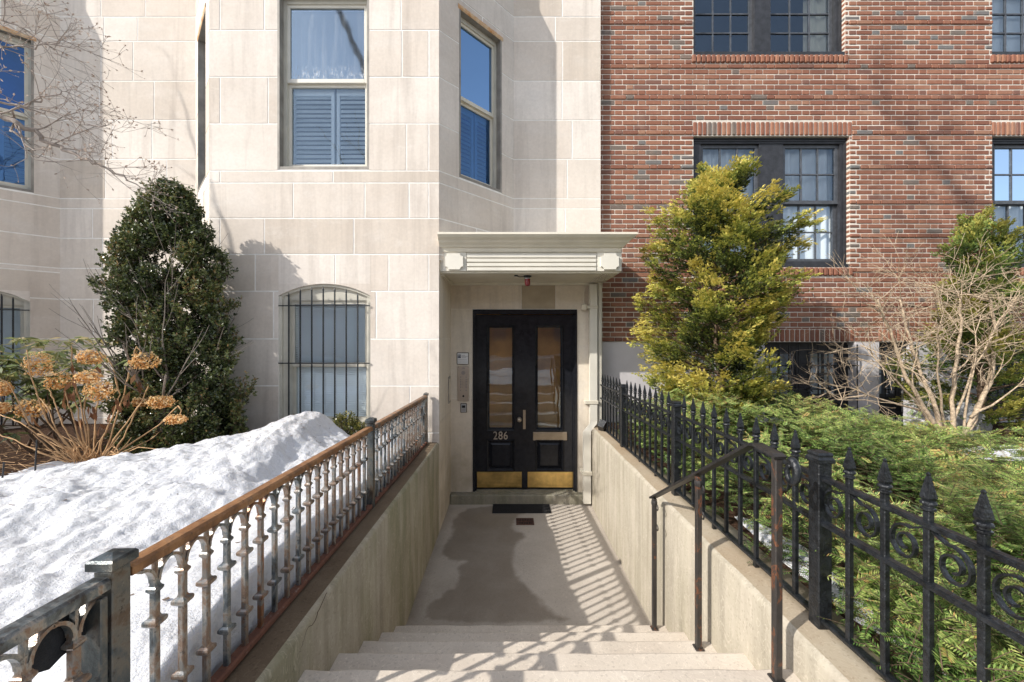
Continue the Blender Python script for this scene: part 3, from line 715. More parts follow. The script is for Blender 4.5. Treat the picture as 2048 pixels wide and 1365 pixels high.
prof=[(HY+.03,3.165),(HY-.155,3.165),(HY-.158,3.142),(HY-.150,3.136),(HY-.135,3.118),(HY-.118,3.108),(HY-.10,3.095),(HY-.085,3.075),(HY-.075,3.068),(HY-.06,3.055),(HY-.045,3.035),(HY-.03,3.028),(HY-.022,2.99),(HY+.03,2.99)]
cx1=HX1-.035
# front run and right return, mitred
vs=[];n=len(prof)
for yy,zz in prof: vs.append((XL-.02+.022,yy,zz))
for yy,zz in prof: vs.append((cx1+(HY-yy),yy,zz))
for yy,zz in prof: vs.append((cx1+(HY-yy),ZB-.025,zz))
fs=[tuple(range(n-1,-1,-1)),tuple(range(2*n,3*n))]
for i in range(n):
    j=(i+1)%n
    fs.append((i,j,n+j,n+i)); fs.append((n+i,n+j,2*n+j,2*n+i))
b.add(vs,fs); part('cornice',hd,b,M['cream_paint'])
b=MB(); b.box(HX0,cx1+.02,HY+.02,Z2-.004,3.165,3.185); b.add([(XL+.004,Z1+.05,3.186),(XL+.004+.0,Z1+.05,3.30),(XL+.45,Z1+.47,3.19)],[(0,2,1)]); part('hood_roof',hd,b,M['cream_paint'])
b=MB(); b.box(HX0,HX1-.02,HY+.012,Z2-.004,2.768,2.786); b.box(HX0,HX1-.06,Z2-.05,Z2-.006,2.74,2.768); b.box(HX0+.001,HX0+.03,HY+.05,Z2-.05,2.745,2.768)
for i in range(5): b.box(1.0+.034*i,1.012+.034*i,HY+.05,Z2-.06,2.758,2.768)
part('soffit',hd,b,M['cream_paint'])

# ------------------------------------------------------------------ small fittings by the door
L=thing('alarm_lamp','small dark red glass lamp hanging under the door hood','lamp',(px_x(1055,4.3),4.3,2.77))
b=MB(); x=L.location.x; b.lathe([(.044,2.768),(.044,2.752),(.028,2.748),(.028,2.728)],(x,4.3,0),16); part('lamp_base',L,b,M['iron'],False)
b=MB(); b.lathe([(.034,2.738),(.034,2.728),(.031,2.724),(.031,2.675),(.026,2.66),(.014,2.652)],(x,4.3,0),16); part('lens',L,b,M['red_lens'],True)
b=MB(); b.lathe([(.036,2.742),(.036,2.732)],(x,4.3,0),16); part('collar',L,b,M['aluminium'])
b=MB(); b.tube([(x-.04,4.3,2.757),(x-.09,4.28,2.752),(x-.14,4.26,2.764)],.005,6); b.box(x-.15,x-.11,4.25,4.28,2.756,2.768); part('conduit',L,b,M['iron'])
YW=Z2-.002
def wbox(b,x0,x1,y0,y1,d0,d1,bev=0,D=4.86): b.box((x0-1018)*D/F,(x1-1018)*D/F,YW-d1,YW-d0,EYE-(y1-680)*D/F,EYE-(y0-680)*D/F,bev)
def wp_(x,y,D=4.86): return ((x-1018)*D/F,EYE-(y-680)*D/F)
X,Zc=wp_(925,718); s=thing('plaque','small white square plaque with navy M logo above the door intercom','sign',(X,YW,Zc))
b=MB(); wbox(b,913.5,937.5,705.5,729.5,0,.010,.004); part('frame',s,b,M['iron'])
b=MB(); wbox(b,914.7,936.3,706.7,728.3,.008,.0125,.002); part('sign_face',s,b,M['sign_white'])
b=MB(); wbox(b,915.7,922,709.6,716.2,.0125,.0135); part('logo',s,b,M['sign_navy'])
q=wp_(918.9,712.9); text('M','logo_letter',s,(q[0],YW-.0140,q[1]),.04,M['sign_white'],.0004)
b=MB()
for (x0,x1,y) in ((924,930,711.5),(924,935.5,713.4),(924,932.5,715.3),(916.5,933.5,720.2),(915.8,935.6,724.5)):
    xx=x0
    while xx<x1: ww=random.uniform(.9,2.2); wbox(b,xx,min(xx+ww,x1),y-.35,y+.35,.0125,.0133); xx+=ww+.4
part('lettering',s,b,M['ink'])
X,Zc=wp_(926.5,768); s=thing('intercom','tall bronze intercom panel with speaker and two columns of buttons left of the door','intercom',(X,YW,Zc))
b=MB(); wbox(b,915.2,938.2,733,802.5,0,.014,.004); part('panel',s,b,M['steel'])
b=MB(); q=wp_(926.5,746); 
for i in range(-4,5):
    for j in range(-4,5):
        if i*i+j*j<17: b.lathe([(.0028,0),(.0028,-.001)],(q[0]+i*.0065,YW-.0142,q[1]+j*.0065),6,axis='y')
part('speaker_grille',s,b,M['ink'])
for x in (921.3,932.3):
    for y in (754.5,760,763.2,766.3,769.3,772.4,775.5,781):
        b=MB(); q=wp_(x,y); b.lathe([(.0058,0),(.0058,-.003),(.004,-.005)],(q[0],YW-.014,q[1]),8,axis='y'); part('button',s,b,M['ink'])
b=MB()
for x in (924.0,935.0):
    for y in (760,763.2,766.3,769.3,772.4,775.5): wbox(b,x-.4,x+1.3,y-.6,y+.5,.014,.0146)
part('name_labels',s,b,M['dull_brass'])
b=MB(); q=wp_(926.8,792.5); b.lathe([(.013,0),(.013,-.003),(.009,-.004)],(q[0],YW-.014,q[1]),12,axis='y'); part('camera_eye',s,b,M['rubber'])
q=wp_(926.6,737); text('286','panel_number',s,(q[0],YW-.0148,q[1]),.027,M['ink'],.0004)
b=MB()
for x,y in ((917,735),(936.4,735),(917,800.5),(936.4,800.5)): q=wp_(x,y); b.lathe([(.004,0),(.004,-.002)],(q[0],YW-.014,q[1]),8,axis='y')
part('screw',s,b,M['ink'])
X,Zc=wp_(927,815); s=thing('key_reader','small grey entry card reader with dark screen below the intercom','card reader',(X,YW,Zc))
b=MB(); wbox(b,921,933.5,807,825.5,0,.012,.004); part('housing',s,b,M['iron'])
b=MB(); wbox(b,922.3,932.3,808.2,824.8,.01,.016,.003); part('face',s,b,M['aluminium'])
b=MB(); wbox(b,923.8,930.6,811,816,.016,.0168); part('screen',s,b,M['rubber'])
b=MB(); 
for i in range(3):
    for j in range(3): wbox(b,924.2+i*2.4,925.8+i*2.4,817.6+j*2.2,818.9+j*2.2,.016,.0165)
part('keys',s,b,M['ink'])
# slim metal bracket on the passage side
s=thing('wall_plate','slim metal plate on the side wall of the passage beside the intercom','wall plate',(XL,4.72,1.45)); 
b=MB(); b.box(XL+.003,XL+.012,4.66,4.80,1.27,1.60,.003); part('plate',s,b,M['jamb_metal'])
b=MB(); b.box(XL+.012,XL+.015,4.685,4.775,1.30,1.57); part('cover',s,b,M['limestone_warm'])
# downspout
s=thing('downspout','cream painted downspout with elbow running down right of the black door','downspout',(1.06,4.8,0))
b=MB()
xa=px_x(1186,4.80); xb_=px_x(1172.5,4.78); hw=.045
b.strip([(xa,4.80,2.74),(xa,4.80,px_z(842,4.8)),(xa-.004,4.79,px_z(848,4.8)),(xb_+.004,4.755,px_z(862,4.78)),(xb_,4.75,px_z(868,4.78)),(xb_,4.75,.03)],hw,.035,(1,0,0))
part('pipe',s,b,M['white_paint'])
for (p0,p1,q0,r0,r1) in ((xa-.075,xa+.055,4.758,618,612),(xa-.11,xa+.06,4.757,808,801),(xb_-.06,xb_+.06,4.706,947,939)):
    b=MB(); b.box(p0,p1,q0,4.862,px_z(r0,4.8),px_z(r1,4.8),.004); part('pipe_bracket',s,b,M['cream_paint'])
b=MB(); b.box(xa-.14,xa-.076,4.79,4.86,px_z(621,4.8),px_z(609,4.8),.01); part('junction_box',s,b,M['cream_paint'])
b=MB(); b.tube([(xa-.1,4.84,px_z(614,4.8)),(xa-.115,4.845,px_z(590,4.8)),(xa-.07,4.845,px_z(565,4.8))],.004,5); part('cable',s,b,M['cream_paint'])
b=MB(); b.box(RX1-.055,RX1+.002,4.80,ZB-.003,.99,2.768); b.box(RX1-.045,RX1-.008,4.785,4.80,.99,2.768)
part('corner_board',sb,b,M['trim_paint'])
s=thing('floodlight','small black box floodlight lying on the wall end beside the downspout','floodlight',(1.12,4.58,1.0))
b=MB(); c=Vector((1.11,4.55,1.035)); 
vs=[]
for a,bb,cc in ((-1,-1,-1),(1,-1,-1),(1,1,-1),(-1,1,-1),(-1,-1,1),(1,-1,1),(1,1,1),(-1,1,1)):
    p=Vector((a*.055*(.8 if bb>0 else 1),bb*.05,cc*.04)); p.rotate(Vector((0,1,0)).rotation_difference(Vector((-.3,-.55,.5)))) ; vs.append(c+p)
b.add(vs,[(0,3,2,1),(4,5,6,7),(0,1,5,4),(1,2,6,5),(2,3,7,6),(3,0,4,7)]); part('lamp_body',s,b,M['iron'])
b=MB(); b.box(1.09,1.17,4.60,4.63,.965,1.05,.005); part('stand',s,b,M['iron'])
s=thing('doormat','black ribbed rubber doormat in front of the threshold','doormat',(.15,4.7,.004))
b=MB(); mx0,mx1,my0,my1=-.20,.50,4.525,4.765; b.box(mx0,mx1,my0,my1,.001,.010,.003); part('mat_base',s,b,M['rubber'])
b=MB()
for i in range(26): yy=my0+.012+i*(my1-my0-.024)/25; b.box(mx0+.015,mx1-.015,yy-.0028,yy+.0028,.010,.014)
part('ribs',s,b,M['rubber'])
s=thing('floor_drain','small square rusty drain grate in the landing before the doormat','drain',(.18,4.32,.003))
b=MB(); b.box(.08,.28,4.24,4.255,.001,.006); b.box(.08,.28,4.385,4.40,.001,.006); b.box(.08,.095,4.255,4.385,.001,.006); b.box(.265,.28,4.255,4.385,.001,.006); part('frame',s,b,M['rust_grate'])
b=MB()
for i in range(9): b.box(.1+i*.019,.108+i*.019,4.255,4.385,.001,.005)
b.box(.095,.265,4.315,4.325,.0015,.0055); part('grate',s,b,M['rust_grate'])
b=MB(); b.add([(.09,4.25,.0006),(.27,4.25,.0006),(.27,4.39,.0006),(.09,4.39,.0006)],[(0,1,2,3)]); part('sump',s,b,M['rubber'])

# ------------------------------------------------------------------ brick building
bb_=thing('brick_building','red brick house with black framed windows and rows of standing bricks above them','building',(5,ZB,1))
W_main=(2.387,4.411,2.988,4.688); W_up=(2.387,4.35,5.737,7.4); W_r=(6.255,8.28,2.988,4.688); W_ru=(6.255,8.28,5.737,7.4)
LINT=.187; SILL=.115
PX=8.9
bw=MB(); bw.cur=0
zb0=2.02
bas=[(3.30,4.476,1.02,2.02),(4.775,5.20,1.02,2.02),(6.05,8.2,1.02,2.02)]
wins=[W_main,W_up,W_r,W_ru]
for (a,b2,c,d) in rects(RX1,PX,zb0,9.6,wins): bw.box(a,b2,ZB+.006,ZB+.26,c,d)
belts=[2.02,2.47,2.919,3.363,3.796,4.25,4.695,5.15,5.55,6.12,6.56,7.0]
special=[]
for (a,b2,c,d) in wins: special.append((a-.03,b2+.03,c-SILL,c)); 
for (a,b2,c,d) in wins: special.append((a-.01,b2+.03,d,d+LINT))
for (a,b2,c,d) in [(3.05,4.476,2.02,2.19),(4.775,5.2,2.02,2.19),(6.05,8.2,2.02,2.19)]: special.append((a,b2,2.02,2.19))
bw.cur=1; rr=random.Random(5); jt=.0070; row=0
for bi in range(len(belts)-1):
    z0,z1=belts[bi],belts[bi+1]; n=max(1,round((z1-z0)/.0643)); h=(z1-z0)/n
    for i in range(n):
        za,zc=z0+i*h+jt+(.003 if i==0 else 0),z0+(i+1)*h-jt+.002
        pr=.010 if i==0 else 0.0
        x=RX1-.3*rr.random()*0-(.155 if row%2 else 0); k=0; row+=1
        while x<PX:
            wd=.205 if k%2==0 else .098; k+=1
            a,b2=x+jt*.6,x+wd-jt*.6
            for (p,q,r,s) in rects(max(a,RX1+.002),min(b2,PX),za,zc,wins+special):
                if q-p>.012 and s-r>.015:
                    dj=rr.uniform(-.0015,.0025)
                    dp=.02
                    for (wa,wb,wc,wd_) in wins:
                        if r>=wc-.01 and s<=wd_+.01:
                            if abs(p-wb)<.0101: p=wb-.004; dp=.16
                            if abs(q-wa)<.0101: q=wa+.004; dp=.16
                    bw.box(p,q,ZB-pr-dj,ZB+dp,r,s,.0045 if dp<.1 else .012)
            x+=wd
for (a,b2,c,d) in special:
    n=round((b2-a)/.0635); wd=(b2-a)/n; pr=.022 if d-c<.14 else .006
    for i in range(n):
        bw.box(a+i*wd+.0055,a+(i+1)*wd-.0055,ZB-pr-rr.uniform(-.001,.002),ZB+.04,c+.006,d-.006,.011)
part('brick_wall',bb_,bw,[M['mortar'],M['brick']])
b=MB()
for (a,b2,c,d) in rects(RX1,PX,.9,2.02,bas): b.box(a,b2,ZB-.012,ZB+.25,c,d-.001)
part('base_course',bb_,b,M['base_stone'])
for (a,b2) in ((4.45,4.50),(5.215,5.27)):
    pass
def brick_window(W,sashes,label,meet,curt,deep=.09,rows=2):
    x0,x1,z0,z1=W; w=thing('window',None,None); w.parent=bb_; w['label']=label; w.location=((x0+x1)/2-5,0,z0-1)
    y=ZB+deep
    b=MB(); zt_=z1-.07
    holes=[(a,c,z0+.09,zt_) for a,c in sashes]
    for (p,q,r,s) in rects(x0,x1,z0,z1,holes): b.box(p,q,y-.02,y+.10,r,s)
    for i in range(3): b.box(x0+.002,x1-.002,y-.045+.008*i,y-.019,z1-.024*(i+1)+.003,z1-.024*i-.002)
    b.box(x0+.004,x1-.004,y-.085,y+.0,z0+.001,z0+.045); b.box(x0+.006,x0+.03,y-.04,y-.019,z0+.05,z1-.07); b.box(x1-.03,x1-.006,y-.04,y-.019,z0+.05,z1-.07)
    part('frame',w,b,M['black_frame'])
    for (a,c) in sashes:
        for nm,(r,s,dp) in {'u':(meet-.02,zt_,y+.005),'l':(z0+.09,meet+.015,y+.04)}.items():
            b=MB(); k=.042
            b.box(a,a+k,dp,dp+.035,r,s); b.box(c-k,c,dp,dp+.035,r,s); b.box(a+k,c-k,dp-.001,dp+.035,r,r+.045); b.box(a+k,c-k,dp-.001,dp+.035,s-k,s)
            sh=part('sash',w,b,M['sash_grey'])
            b=MB(); g0,g1,h0,h1=a+k,c-k,r+.045,s-k
            for i in (1,2): xx=g0+(g1-g0)*i/3; b.box(xx-.008,xx+.008,dp+.006,dp+.03,h0,h1)
            for i in range(1,rows): zz=h0+(h1-h0)*i/rows; b.box(g0,g1,dp+.0055,dp+.0305,zz-.008,zz+.008)
            part('muntin',sh,b,M['sash_grey'])
            b=MB(); b.add([(g0,dp+.018,h0),(g1,dp+.018,h0),(g1,dp+.018,h1),(g0,dp+.018,h1)],[(0,1,2,3)]); part('pane',sh,b,M['glass'])
        b=MB()     # curtain hung in folds
        def folds(p,q,mat,amp=.018,f=46):
            n=int((q-p)*90)+4; vs=[];
            for i in range(n+1):
                xx=p+(q-p)*i/n; yy=y+.105+amp*math.sin(xx*f+2*math.sin(xx*7))
                vs+= [(xx,yy,z0+.03),(xx,yy,z1)]
            m=MB(); m.add(vs,[(2*i,2*i+2,2*i+3,2*i+1) for i in range(n)]); part('curtain',w,m,M[mat],True)
        if curt=='white': folds(a-.02,c+.02,'curtain_white')
        elif curt=='cream':
            if a>3: folds(a+(c-a)*.62,c+.02,'curtain_cream')
        elif curt=='half': folds(a-.02,c+.02,'curtain_white',.01,30)
    b=MB(); b.box(x0,x1,y+.45,y+.47,z0,z1); part('interior',w,b,M['room_dark'])
brick_window(W_main,[(2.515,3.28),(3.595,4.335)],'black framed window pair with white sheers behind the golden conifer',3.86,'white')
brick_window(W_up,[(2.43,3.225),(3.43,4.29)],'upper black window pair with small square panes and cream curtain',6.66,'cream',rows=3)
brick_window(W_r,[(6.36,7.14),(7.46,8.2)],'black framed window pair with white sheers at the right edge',3.86,'white')
brick_window(W_ru,[(6.33,7.1),(7.3,8.2)],'upper black window at the right edge with pale curtain',6.66,'half',rows=3)
def area_window(x0,x1,z0,z1,lab):
    w=thing('basement_window',None,None); w.parent=bb_; w['label']=lab; w.location=((x0+x1)/2-5,0,z0-1)
    n=max(1,round((x1-x0)/.62)); y=ZB+.14; b=MB(); b.box(x0,x1,y-.02,y+.08,z1-.13,z1); b.box(x0,x1,y-.02,y+.08,z0,z0+.28)
    ww=(x1-x0)/n
    for i in range(n+1): xx=x0+ww*i; b.box(max(x0,xx-.09),min(x1,xx+.09),y-.019,y+.079,z0+.28,z1-.13)
    part('frame',w,b,M['black_frame'])
    for i in range(n):
        a,c=x0+ww*i+.09,x0+ww*(i+1)-.09; b=MB(); r,s=z0+.28,z1-.13
        b.box(a,a+.03,y,y+.03,r,s); b.box(c-.03,c,y,y+.03,r,s); b.box(a+.03,c-.03,y,y+.03,r,r+.03); b.box(a+.03,c-.03,y,y+.03,s-.03,s); b.box(a+.03,c-.03,y,y+.03,(r+s)/2-.012,(r+s)/2+.012); b.box((a+c)/2-.01,(a+c)/2+.01,y+.001,y+.029,r+.03,s-.03)
        sh=part('sash',w,b,M['sash_grey']); b=MB(); b.add([(a+.03,y+.013,r+.03),(c-.03,y+.013,r+.03),(c-.03,y+.013,s-.03),(a+.03,y+.013,s-.03)],[(0,1,2,3)]); part('pane',sh,b,M['glass'])
    b=MB(); b.box(x0,x1,y+.2,y+.22,z0,z1); part('blind',w,b,M['blind'])
for a,lab in zip(bas,('dark basement window beside the golden conifer','narrow dark basement window between pale piers','dark basement window at the right edge')): area_window(*a,lab)
# star-studded iron guards in front of the basement windows
def guard(x0,x1,lab):
    t=thing('window_guard',lab,'window guard',((x0+x1)/2,ZB-.07,1.0),'ornamental iron guards over the brick house basement windows')
    y=ZB-.07; z0,z1=1.0,1.99; n=max(2,round((x1-x0)/.13))
    for i in range(n+1): 
        b=MB(); x=x0+(x1-x0)*i/n; b.tube([(x,y,z0),(x,y,z1)],.008,6); part('upright',t,b,M['iron'])
    for z in (1.12,1.42,1.72):
        b=MB(); b.box(x0-.02,x1+.02,y-.005,y+.005,z-.008,z+.008); part('cross_rail',t,b,M['iron'])
    k=0
    for i in range(0,n+1):
        x=x0+(x1-x0)*i/n
        for z in ((1.27,1.57) if i%2 else (1.12,1.42,1.72)):
            if i==0 or i==n: continue
            b=MB()
            for q in range(8):
                a=math.pi*q/4+.2; d=Vector((math.cos(a),-.25,math.sin(a))); b.tube([(x,y-.012,z),(x+d.x*.035,y-.02,z+d.z*.035),(x+d.x*.062,y-.012,z+d.z*.062)],[.006,.010,.001],5)
            part('star_rosette',t,b,M['iron'])
guard(3.32,4.44,'black iron guard with star rosettes over the basement window beside the golden conifer')
guard(4.80,5.18,'narrow black iron guard with star rosettes between the pale piers')
guard(6.10,7.2,'black iron guard with star rosettes at the right edge of the brick house')

# ------------------------------------------------------------------ left railing
RXc=-.868
def zo(d): return -.022*(d-.94)
rl=thing('stair_railing','low rusty iron railing with arched balusters between the snow bank and the steps','railing',(RXc,2.4,1.0))
def rpart(name,mb,mat,parent=rl,smooth=False): return part(name,parent,mb,M[mat],smooth)
def make_baluster():
    b=MB(); h=.0080; zt_=EYE-.545; zb_=EYE-1.005
    b.box(-h,h,-h,h,zb_,EYE-.583,.002)
    def collar(z,w,hh): b.lathe([(h*1.3,z-hh),(w*1.2,z-hh*.55),(w*1.414,z-hh*.25),(w*1.414,z+hh*.2),(w*1.28,z+hh*.45),(h*1.55,z+hh*.7),(h*1.4,z+hh)],(0,0,0),4,R(45))
    collar(EYE-.609,.0122,.010); collar(EYE-.688,.0172,.0145); collar(EYE-.883,.0172,.0145)
    for s in (-1,1):     # the arch springs to both sides, meeting its neighbour half way
        pts=[]
        for k in range(8):
            a=R(90*k/7); pts.append((0,s*(.041-.0365*math.cos(a)),EYE-.592+.046*math.sin(a)))
        b.strip(pts,.0085,.0035,(1,0,0))
    b.box(-.006,.006,-.003,.003,EYE-.586,EYE-.542)
    return b
mb=make_baluster(); bal=obj('baluster',mb,M['patina_iron'],rl)
spots=[.94+.08*i for i in range(18)]+[2.52+.0815*i for i in range(18)]+[.765,.685,.605]
for i,d in enumerate(spots):
    o=bal if i==0 else bal.copy()
    if i: col.objects.link(o); o.parent=rl
    o.location=(0,d-2.4,zo(d)-1.0)
def sbar(name,d0,d1,drop0,drop1,hw,mat):
    b=MB(); vs=[]
    for d in (d0,d1):
        z=zo(d)
        for x,zz in ((-hw,EYE-drop1),(hw,EYE-drop1),(hw,EYE-drop0-.006),(hw*.7,EYE-drop0),(-hw*.7,EYE-drop0),(-hw,EYE-drop0-.006)): vs.append((RXc+x,d,zz+z))
    n=6; b.add(vs,[tuple(range(n-1,-1,-1)),tuple(range(n,2*n))]+[(i,(i+1)%n,n+(i+1)%n,n+i) for i in range(n)])
    return rpart(name,b,mat)
sbar('top_rail',.862,2.385,.508,.532,.0215,'rusty_rail'); sbar('top_rail',2.435,3.985,.508,.532,.0215,'rusty_rail'); sbar('top_rail',.35,.815,.508,.532,.0215,'patina_iron')
sbar('bottom_rail',.862,2.385,.993,1.012,.019,'rusty_base'); sbar('bottom_rail',2.435,3.985,.993,1.012,.019,'rusty_base'); sbar('bottom_rail',.35,.80,.993,1.012,.019,'rusty_base')
def post(d,w,zt_,mat='patina_iron'):
    p=MB(); p.box(RXc-w,RXc+w,d-w,d+w,1.0+zo(d),zt_-.03,.002); o=rpart('post',p,mat)
    p=MB(); k=w*1.42
    p.lathe([(k*1.2,zt_-.034),(k*1.42,zt_-.030),(k*1.42,zt_-.014),(k*1.25,zt_-.009),(k*.35,zt_)],(RXc,d,0),4,R(45)); part('post_cap',o,p,M[mat])
post(.84,.0205,EYE-.461,'post_iron'); post(2.41,.020,EYE-.487,'post_iron'); post(4.01,.0165,EYE-.55,'post_iron')
p=MB(); p.box(RXc-.024,RXc+.020,.797,.812,1.0,EYE-.541,.002); rpart('end_stile',p,'post_iron')
p=MB(); pl=[(.80,EYE-.545),(.80,EYE-.615),(.785,EYE-.608),(.772,EYE-.622),(.755,EYE-.624),(.735,EYE-.632),(.715,EYE-.622),(.705,EYE-.60),(.712,EYE-.545)]
vs=[(RXc-.015,y,z) for y,z in pl]+[(RXc-.013,y,z) for y,z in pl]; n=len(pl); p.add(vs,[tuple(range(n)),tuple(range(2*n-1,n-1,-1))]+[((i+1)%n,i,i+n,(i+1)%n+n) for i in range(n)]); rpart('torn_sheet',p,'rubber')

# ------------------------------------------------------------------ right fence
FX=1.15
def fo(d): return -.022*max(0,d-2.2)
fe=thing('spiked_fence','black wrought iron fence with spear tops and scrolls along the right wall','fence',(FX,2.6,1.0))
def make_picket():
    b=MB(); h=.0086; b.box(-h,h,-h,h,EYE-1.03,EYE-.468,.002)
    return b
def make_finial():
    b=MB(); z=EYE-.468
    b.lathe([(.012,z),(.019,z+.003),(.019,z+.008),(.014,z+.010),(.014,z+.015),(.0205,z+.018),(.021,z+.022),(.019,z+.026),(.013,z+.028)],(0,0,0),10)
    b.lathe([(.015,z+.028),(.0205,z+.037),(.0172,z+.052),(.0110,z+.074),(.0072,z+.090),(.0050,z+.095),(.0066,z+.100),(.0015,z+.106)],(0,0,0),4,R(45))
    b.v=[(x*.86,y*.86,z) for x,y,z in b.v]
    return b
def make_scroll(sgn):
    b=MB(); pts=[]; zc=EYE-.588; yc=.061
    for k in range(34):
        a=R(70-sgn*0+k*17); r=.047*(1-k/33*.72); pts.append((0,yc+sgn*r*math.cos(a)*.95,zc+r*math.sin(a)*1.15))
    pts.insert(0,(0,yc+sgn*.049,zc+.068))
    b.strip(pts,.0065,.0028,(1,0,0)); return b
pk=obj('picket',make_picket(),M['iron'],fe); fn=obj('finial',make_finial(),M['iron'],pk)
s1=obj('scroll',make_scroll(1),M['iron'],fe); s2=obj('scroll',make_scroll(-1),M['iron'],fe)
SP=.1222; first=True; f1=f2=True
for k in range(-7,29):
    d=1.418+SP*k
    if d>4.85: break
    loc=Vector((0,d-2.6,fo(d)-1.0))
    if k%10!=0:
        if first: o=pk; first=False
        else:
            o=pk.copy(); col.objects.link(o); o.parent=fe; c=fn.copy(); col.objects.link(c); c.parent=o
        o.location=loc
    if d<4.7:
        if k%2==0:
            if f1: o=s1; f1=False
            else: o=s1.copy(); col.objects.link(o); o.parent=fe
        else:
            if f2: o=s2; f2=False
            else: o=s2.copy(); col.objects.link(o); o.parent=fe
        o.location=loc
def frail(name,drop,hw,ht,d0=.45,d1=4.86):
    b=MB(); ds=[d0,2.2,d1]; vs=[]
    for d in ds:
        z=EYE-drop+fo(d)
        for x,zz in ((-hw,-ht),(hw,-ht),(hw,ht*.6),(hw*.6,ht),(-hw*.6,ht),(-hw,ht*.6)): vs.append((FX+x,d,z+zz))
    fs=[(5,4,3,2,1,0),(12,13,14,15,16,17)]
    for i in range(2):
        for k in range(6): fs.append((i*6+k,i*6+(k+1)%6,i*6+6+(k+1)%6,i*6+6+k))
    b.add(vs,fs); part(name,fe,b,M['iron'])
frail('top_rail',.505,.016,.0070); frail('middle_rail',.668,.016,.0070); frail('bottom_rail',1.022,.0155,.0065)
for k in (0,10,20):
    d=1.418+SP*k; b=MB(); w_=.025; b.box(FX-w_,FX+w_,d-w_,d+w_,.965+fo(d),EYE-.44+fo(d),.003); po=part('post',fe,b,M['iron'])
    b=MB(); z=EYE-.44+fo(d); b.lathe([(.034,z-.012),(.044,z-.008),(.044,z+.004),(.036,z+.012),(.036,z+.018),(.040,z+.02),(.034,z+.028)],(FX,d,0),4,R(45)); part('post_cap',po,b,M['iron'])
for k in (3,6,13,16,23,26):
    d=1.418+SP*k; b=MB(); b.box(FX-.009,FX+.009,d-.009,d+.009,.96+fo(d),EYE-1.03+fo(d)); part('foot',fe,b,M['iron'])

# ------------------------------------------------------------------ handrail on the steps
HXr=.945
hr=thing('handrail','rust-flecked black iron handrail on three posts down the right side of the steps','handrail',(HXr,1.9,.3))
for (d,z0,z1) in ((2.495,.17,1.02),(1.914,.51,1.368),(1.353,.85,1.634)):
    b=MB(); b.box(HXr-.013,HXr+.013,d-.013,d+.013,z0-.01,z1,.003); q=part('post',hr,b,M['handrail_iron'])
    b=MB(); b.box(HXr-.022,HXr+.022,d-.022,d+.022,z0,z0+.008,.003); part('base_plate',q,b,M['handrail_iron'])
b=MB(); b.strip([(HXr,2.53,1.008),(HXr,2.495,1.028),(HXr,1.487,1.645),(HXr,1.46,1.652),(HXr,1.353,1.645),(HXr,1.335,1.638)],.021,.006,(1,0,0)); part('rail',hr,b,M['handrail_iron'])
b=MB(); pts=[]
for k in range(22):
    a=R(95-k*17); r=.045*(1-k/40); pts.append((HXr+.028+.0*k,1.335-.0+r*math.cos(a)*-1*.7-.012,1.592+r*math.sin(a)))
b.tube(pts,[.013]*6+[.013-.0004*k for k in range(16)],8); part('volute',hr,b,M['iron'],True)
for (d,z) in ((2.495,.995),(1.914,1.34)):
    b=MB(); 
    b.lathe([(.017,z-.02),(.02,z-.01),(.02,z+.0),(.017,z+.01)],(HXr,d,0),8)
    for dz in (-.03,-.16):
        pts=[(HXr+.012,d-.012-.02*math.sin(R(k*30))*1,z+dz+.018*math.cos(R(k*30))) for k in range(9)]; b.tube(pts,.004,5)
    part('curl',hr,b,M['handrail_iron'])

# ------------------------------------------------------------------ snow
def crest(X):
    xs=[-9,-5.0,-3.65,-3.2,-2.76,-2.4,-2.14,-1.95,-1.81,-1.70,-1.60,-1.45,-1.2,-.9]
    ds=[2.5,2.6,2.75,2.85,2.95,3.12,3.30,3.38,3.42,3.46,3.5,3.5,3.5,3.5]
    zs=[1.02,1.04,1.05,1.11,1.19,1.22,1.27,1.34,1.385,1.345,1.235,1.165,1.16,1.13]
    return np.interp(X,xs,ds),np.interp(X,xs,zs)
def snow_z(x,d):
    dc,zc=crest(x); base=1.075+.03*np.clip(-x-1,0,3)*.3
    t=d-dc
    if t<0: f=math.exp(-(t/1.25)**2*1.2)
    else: f=1.0
    n=mnoise.fractal((x*1.7,d*1.7,3.1),1.0,2.0,5)*.038+mnoise.fractal((x*6.5,d*6.5,7),.75,2.1,7)*.026
    v=max(0,mnoise.noise((x*3.6,d*3.6,4)))*.060+max(0,mnoise.noise((x*9,d*9,9)))*.016
    z=base+(zc-base)*f+n*(1 if t<.1 else .5)-v+.02-(0 if t<0 else 2.2*t*t+.12*t)
    if x>-1.55:
        w=min(1,(x+1.55)/.5); w=w*w*(3-2*w)
        ze=float(np.interp(d,[.5,.85,1.05,1.3,2.0,2.4,3.3,3.6,3.85],[1.02,1.10,1.21,1.245,1.205,1.15,1.12,1.07,1.0]))
        z=z*(1-w)+(ze+n*.35-v*.2)*w
    if d<.8: z-= (0.8-d)*.25
    return z
b=MB(); xs=list(np.linspace(-7.5,-3.8,50))+list(np.linspace(-3.75,-.915,250)); ds=np.linspace(.3,3.85,300); vs=[];fs=[]
for i,x in enumerate(xs):
    for j,d in enumerate(ds):
        vs.append((x,d,snow_z(x,d)))
nj=len(ds)
for i in range(len(xs)-1):
    for j in range(nj-1): fs.append((i*nj+j,(i+1)*nj+j,(i+1)*nj+j+1,i*nj+j+1))
base=len(vs)                       # packed vertical face along the railing
for j,d in enumerate(ds): 
    q=.006*mnoise.noise((d*6,2,2)); vs.append((xs[-1]+.008+q,d,snow_z(xs[-1],d)-.02)); vs.append((xs[-1]+.012+q,d,.985))
k=len(xs)-1
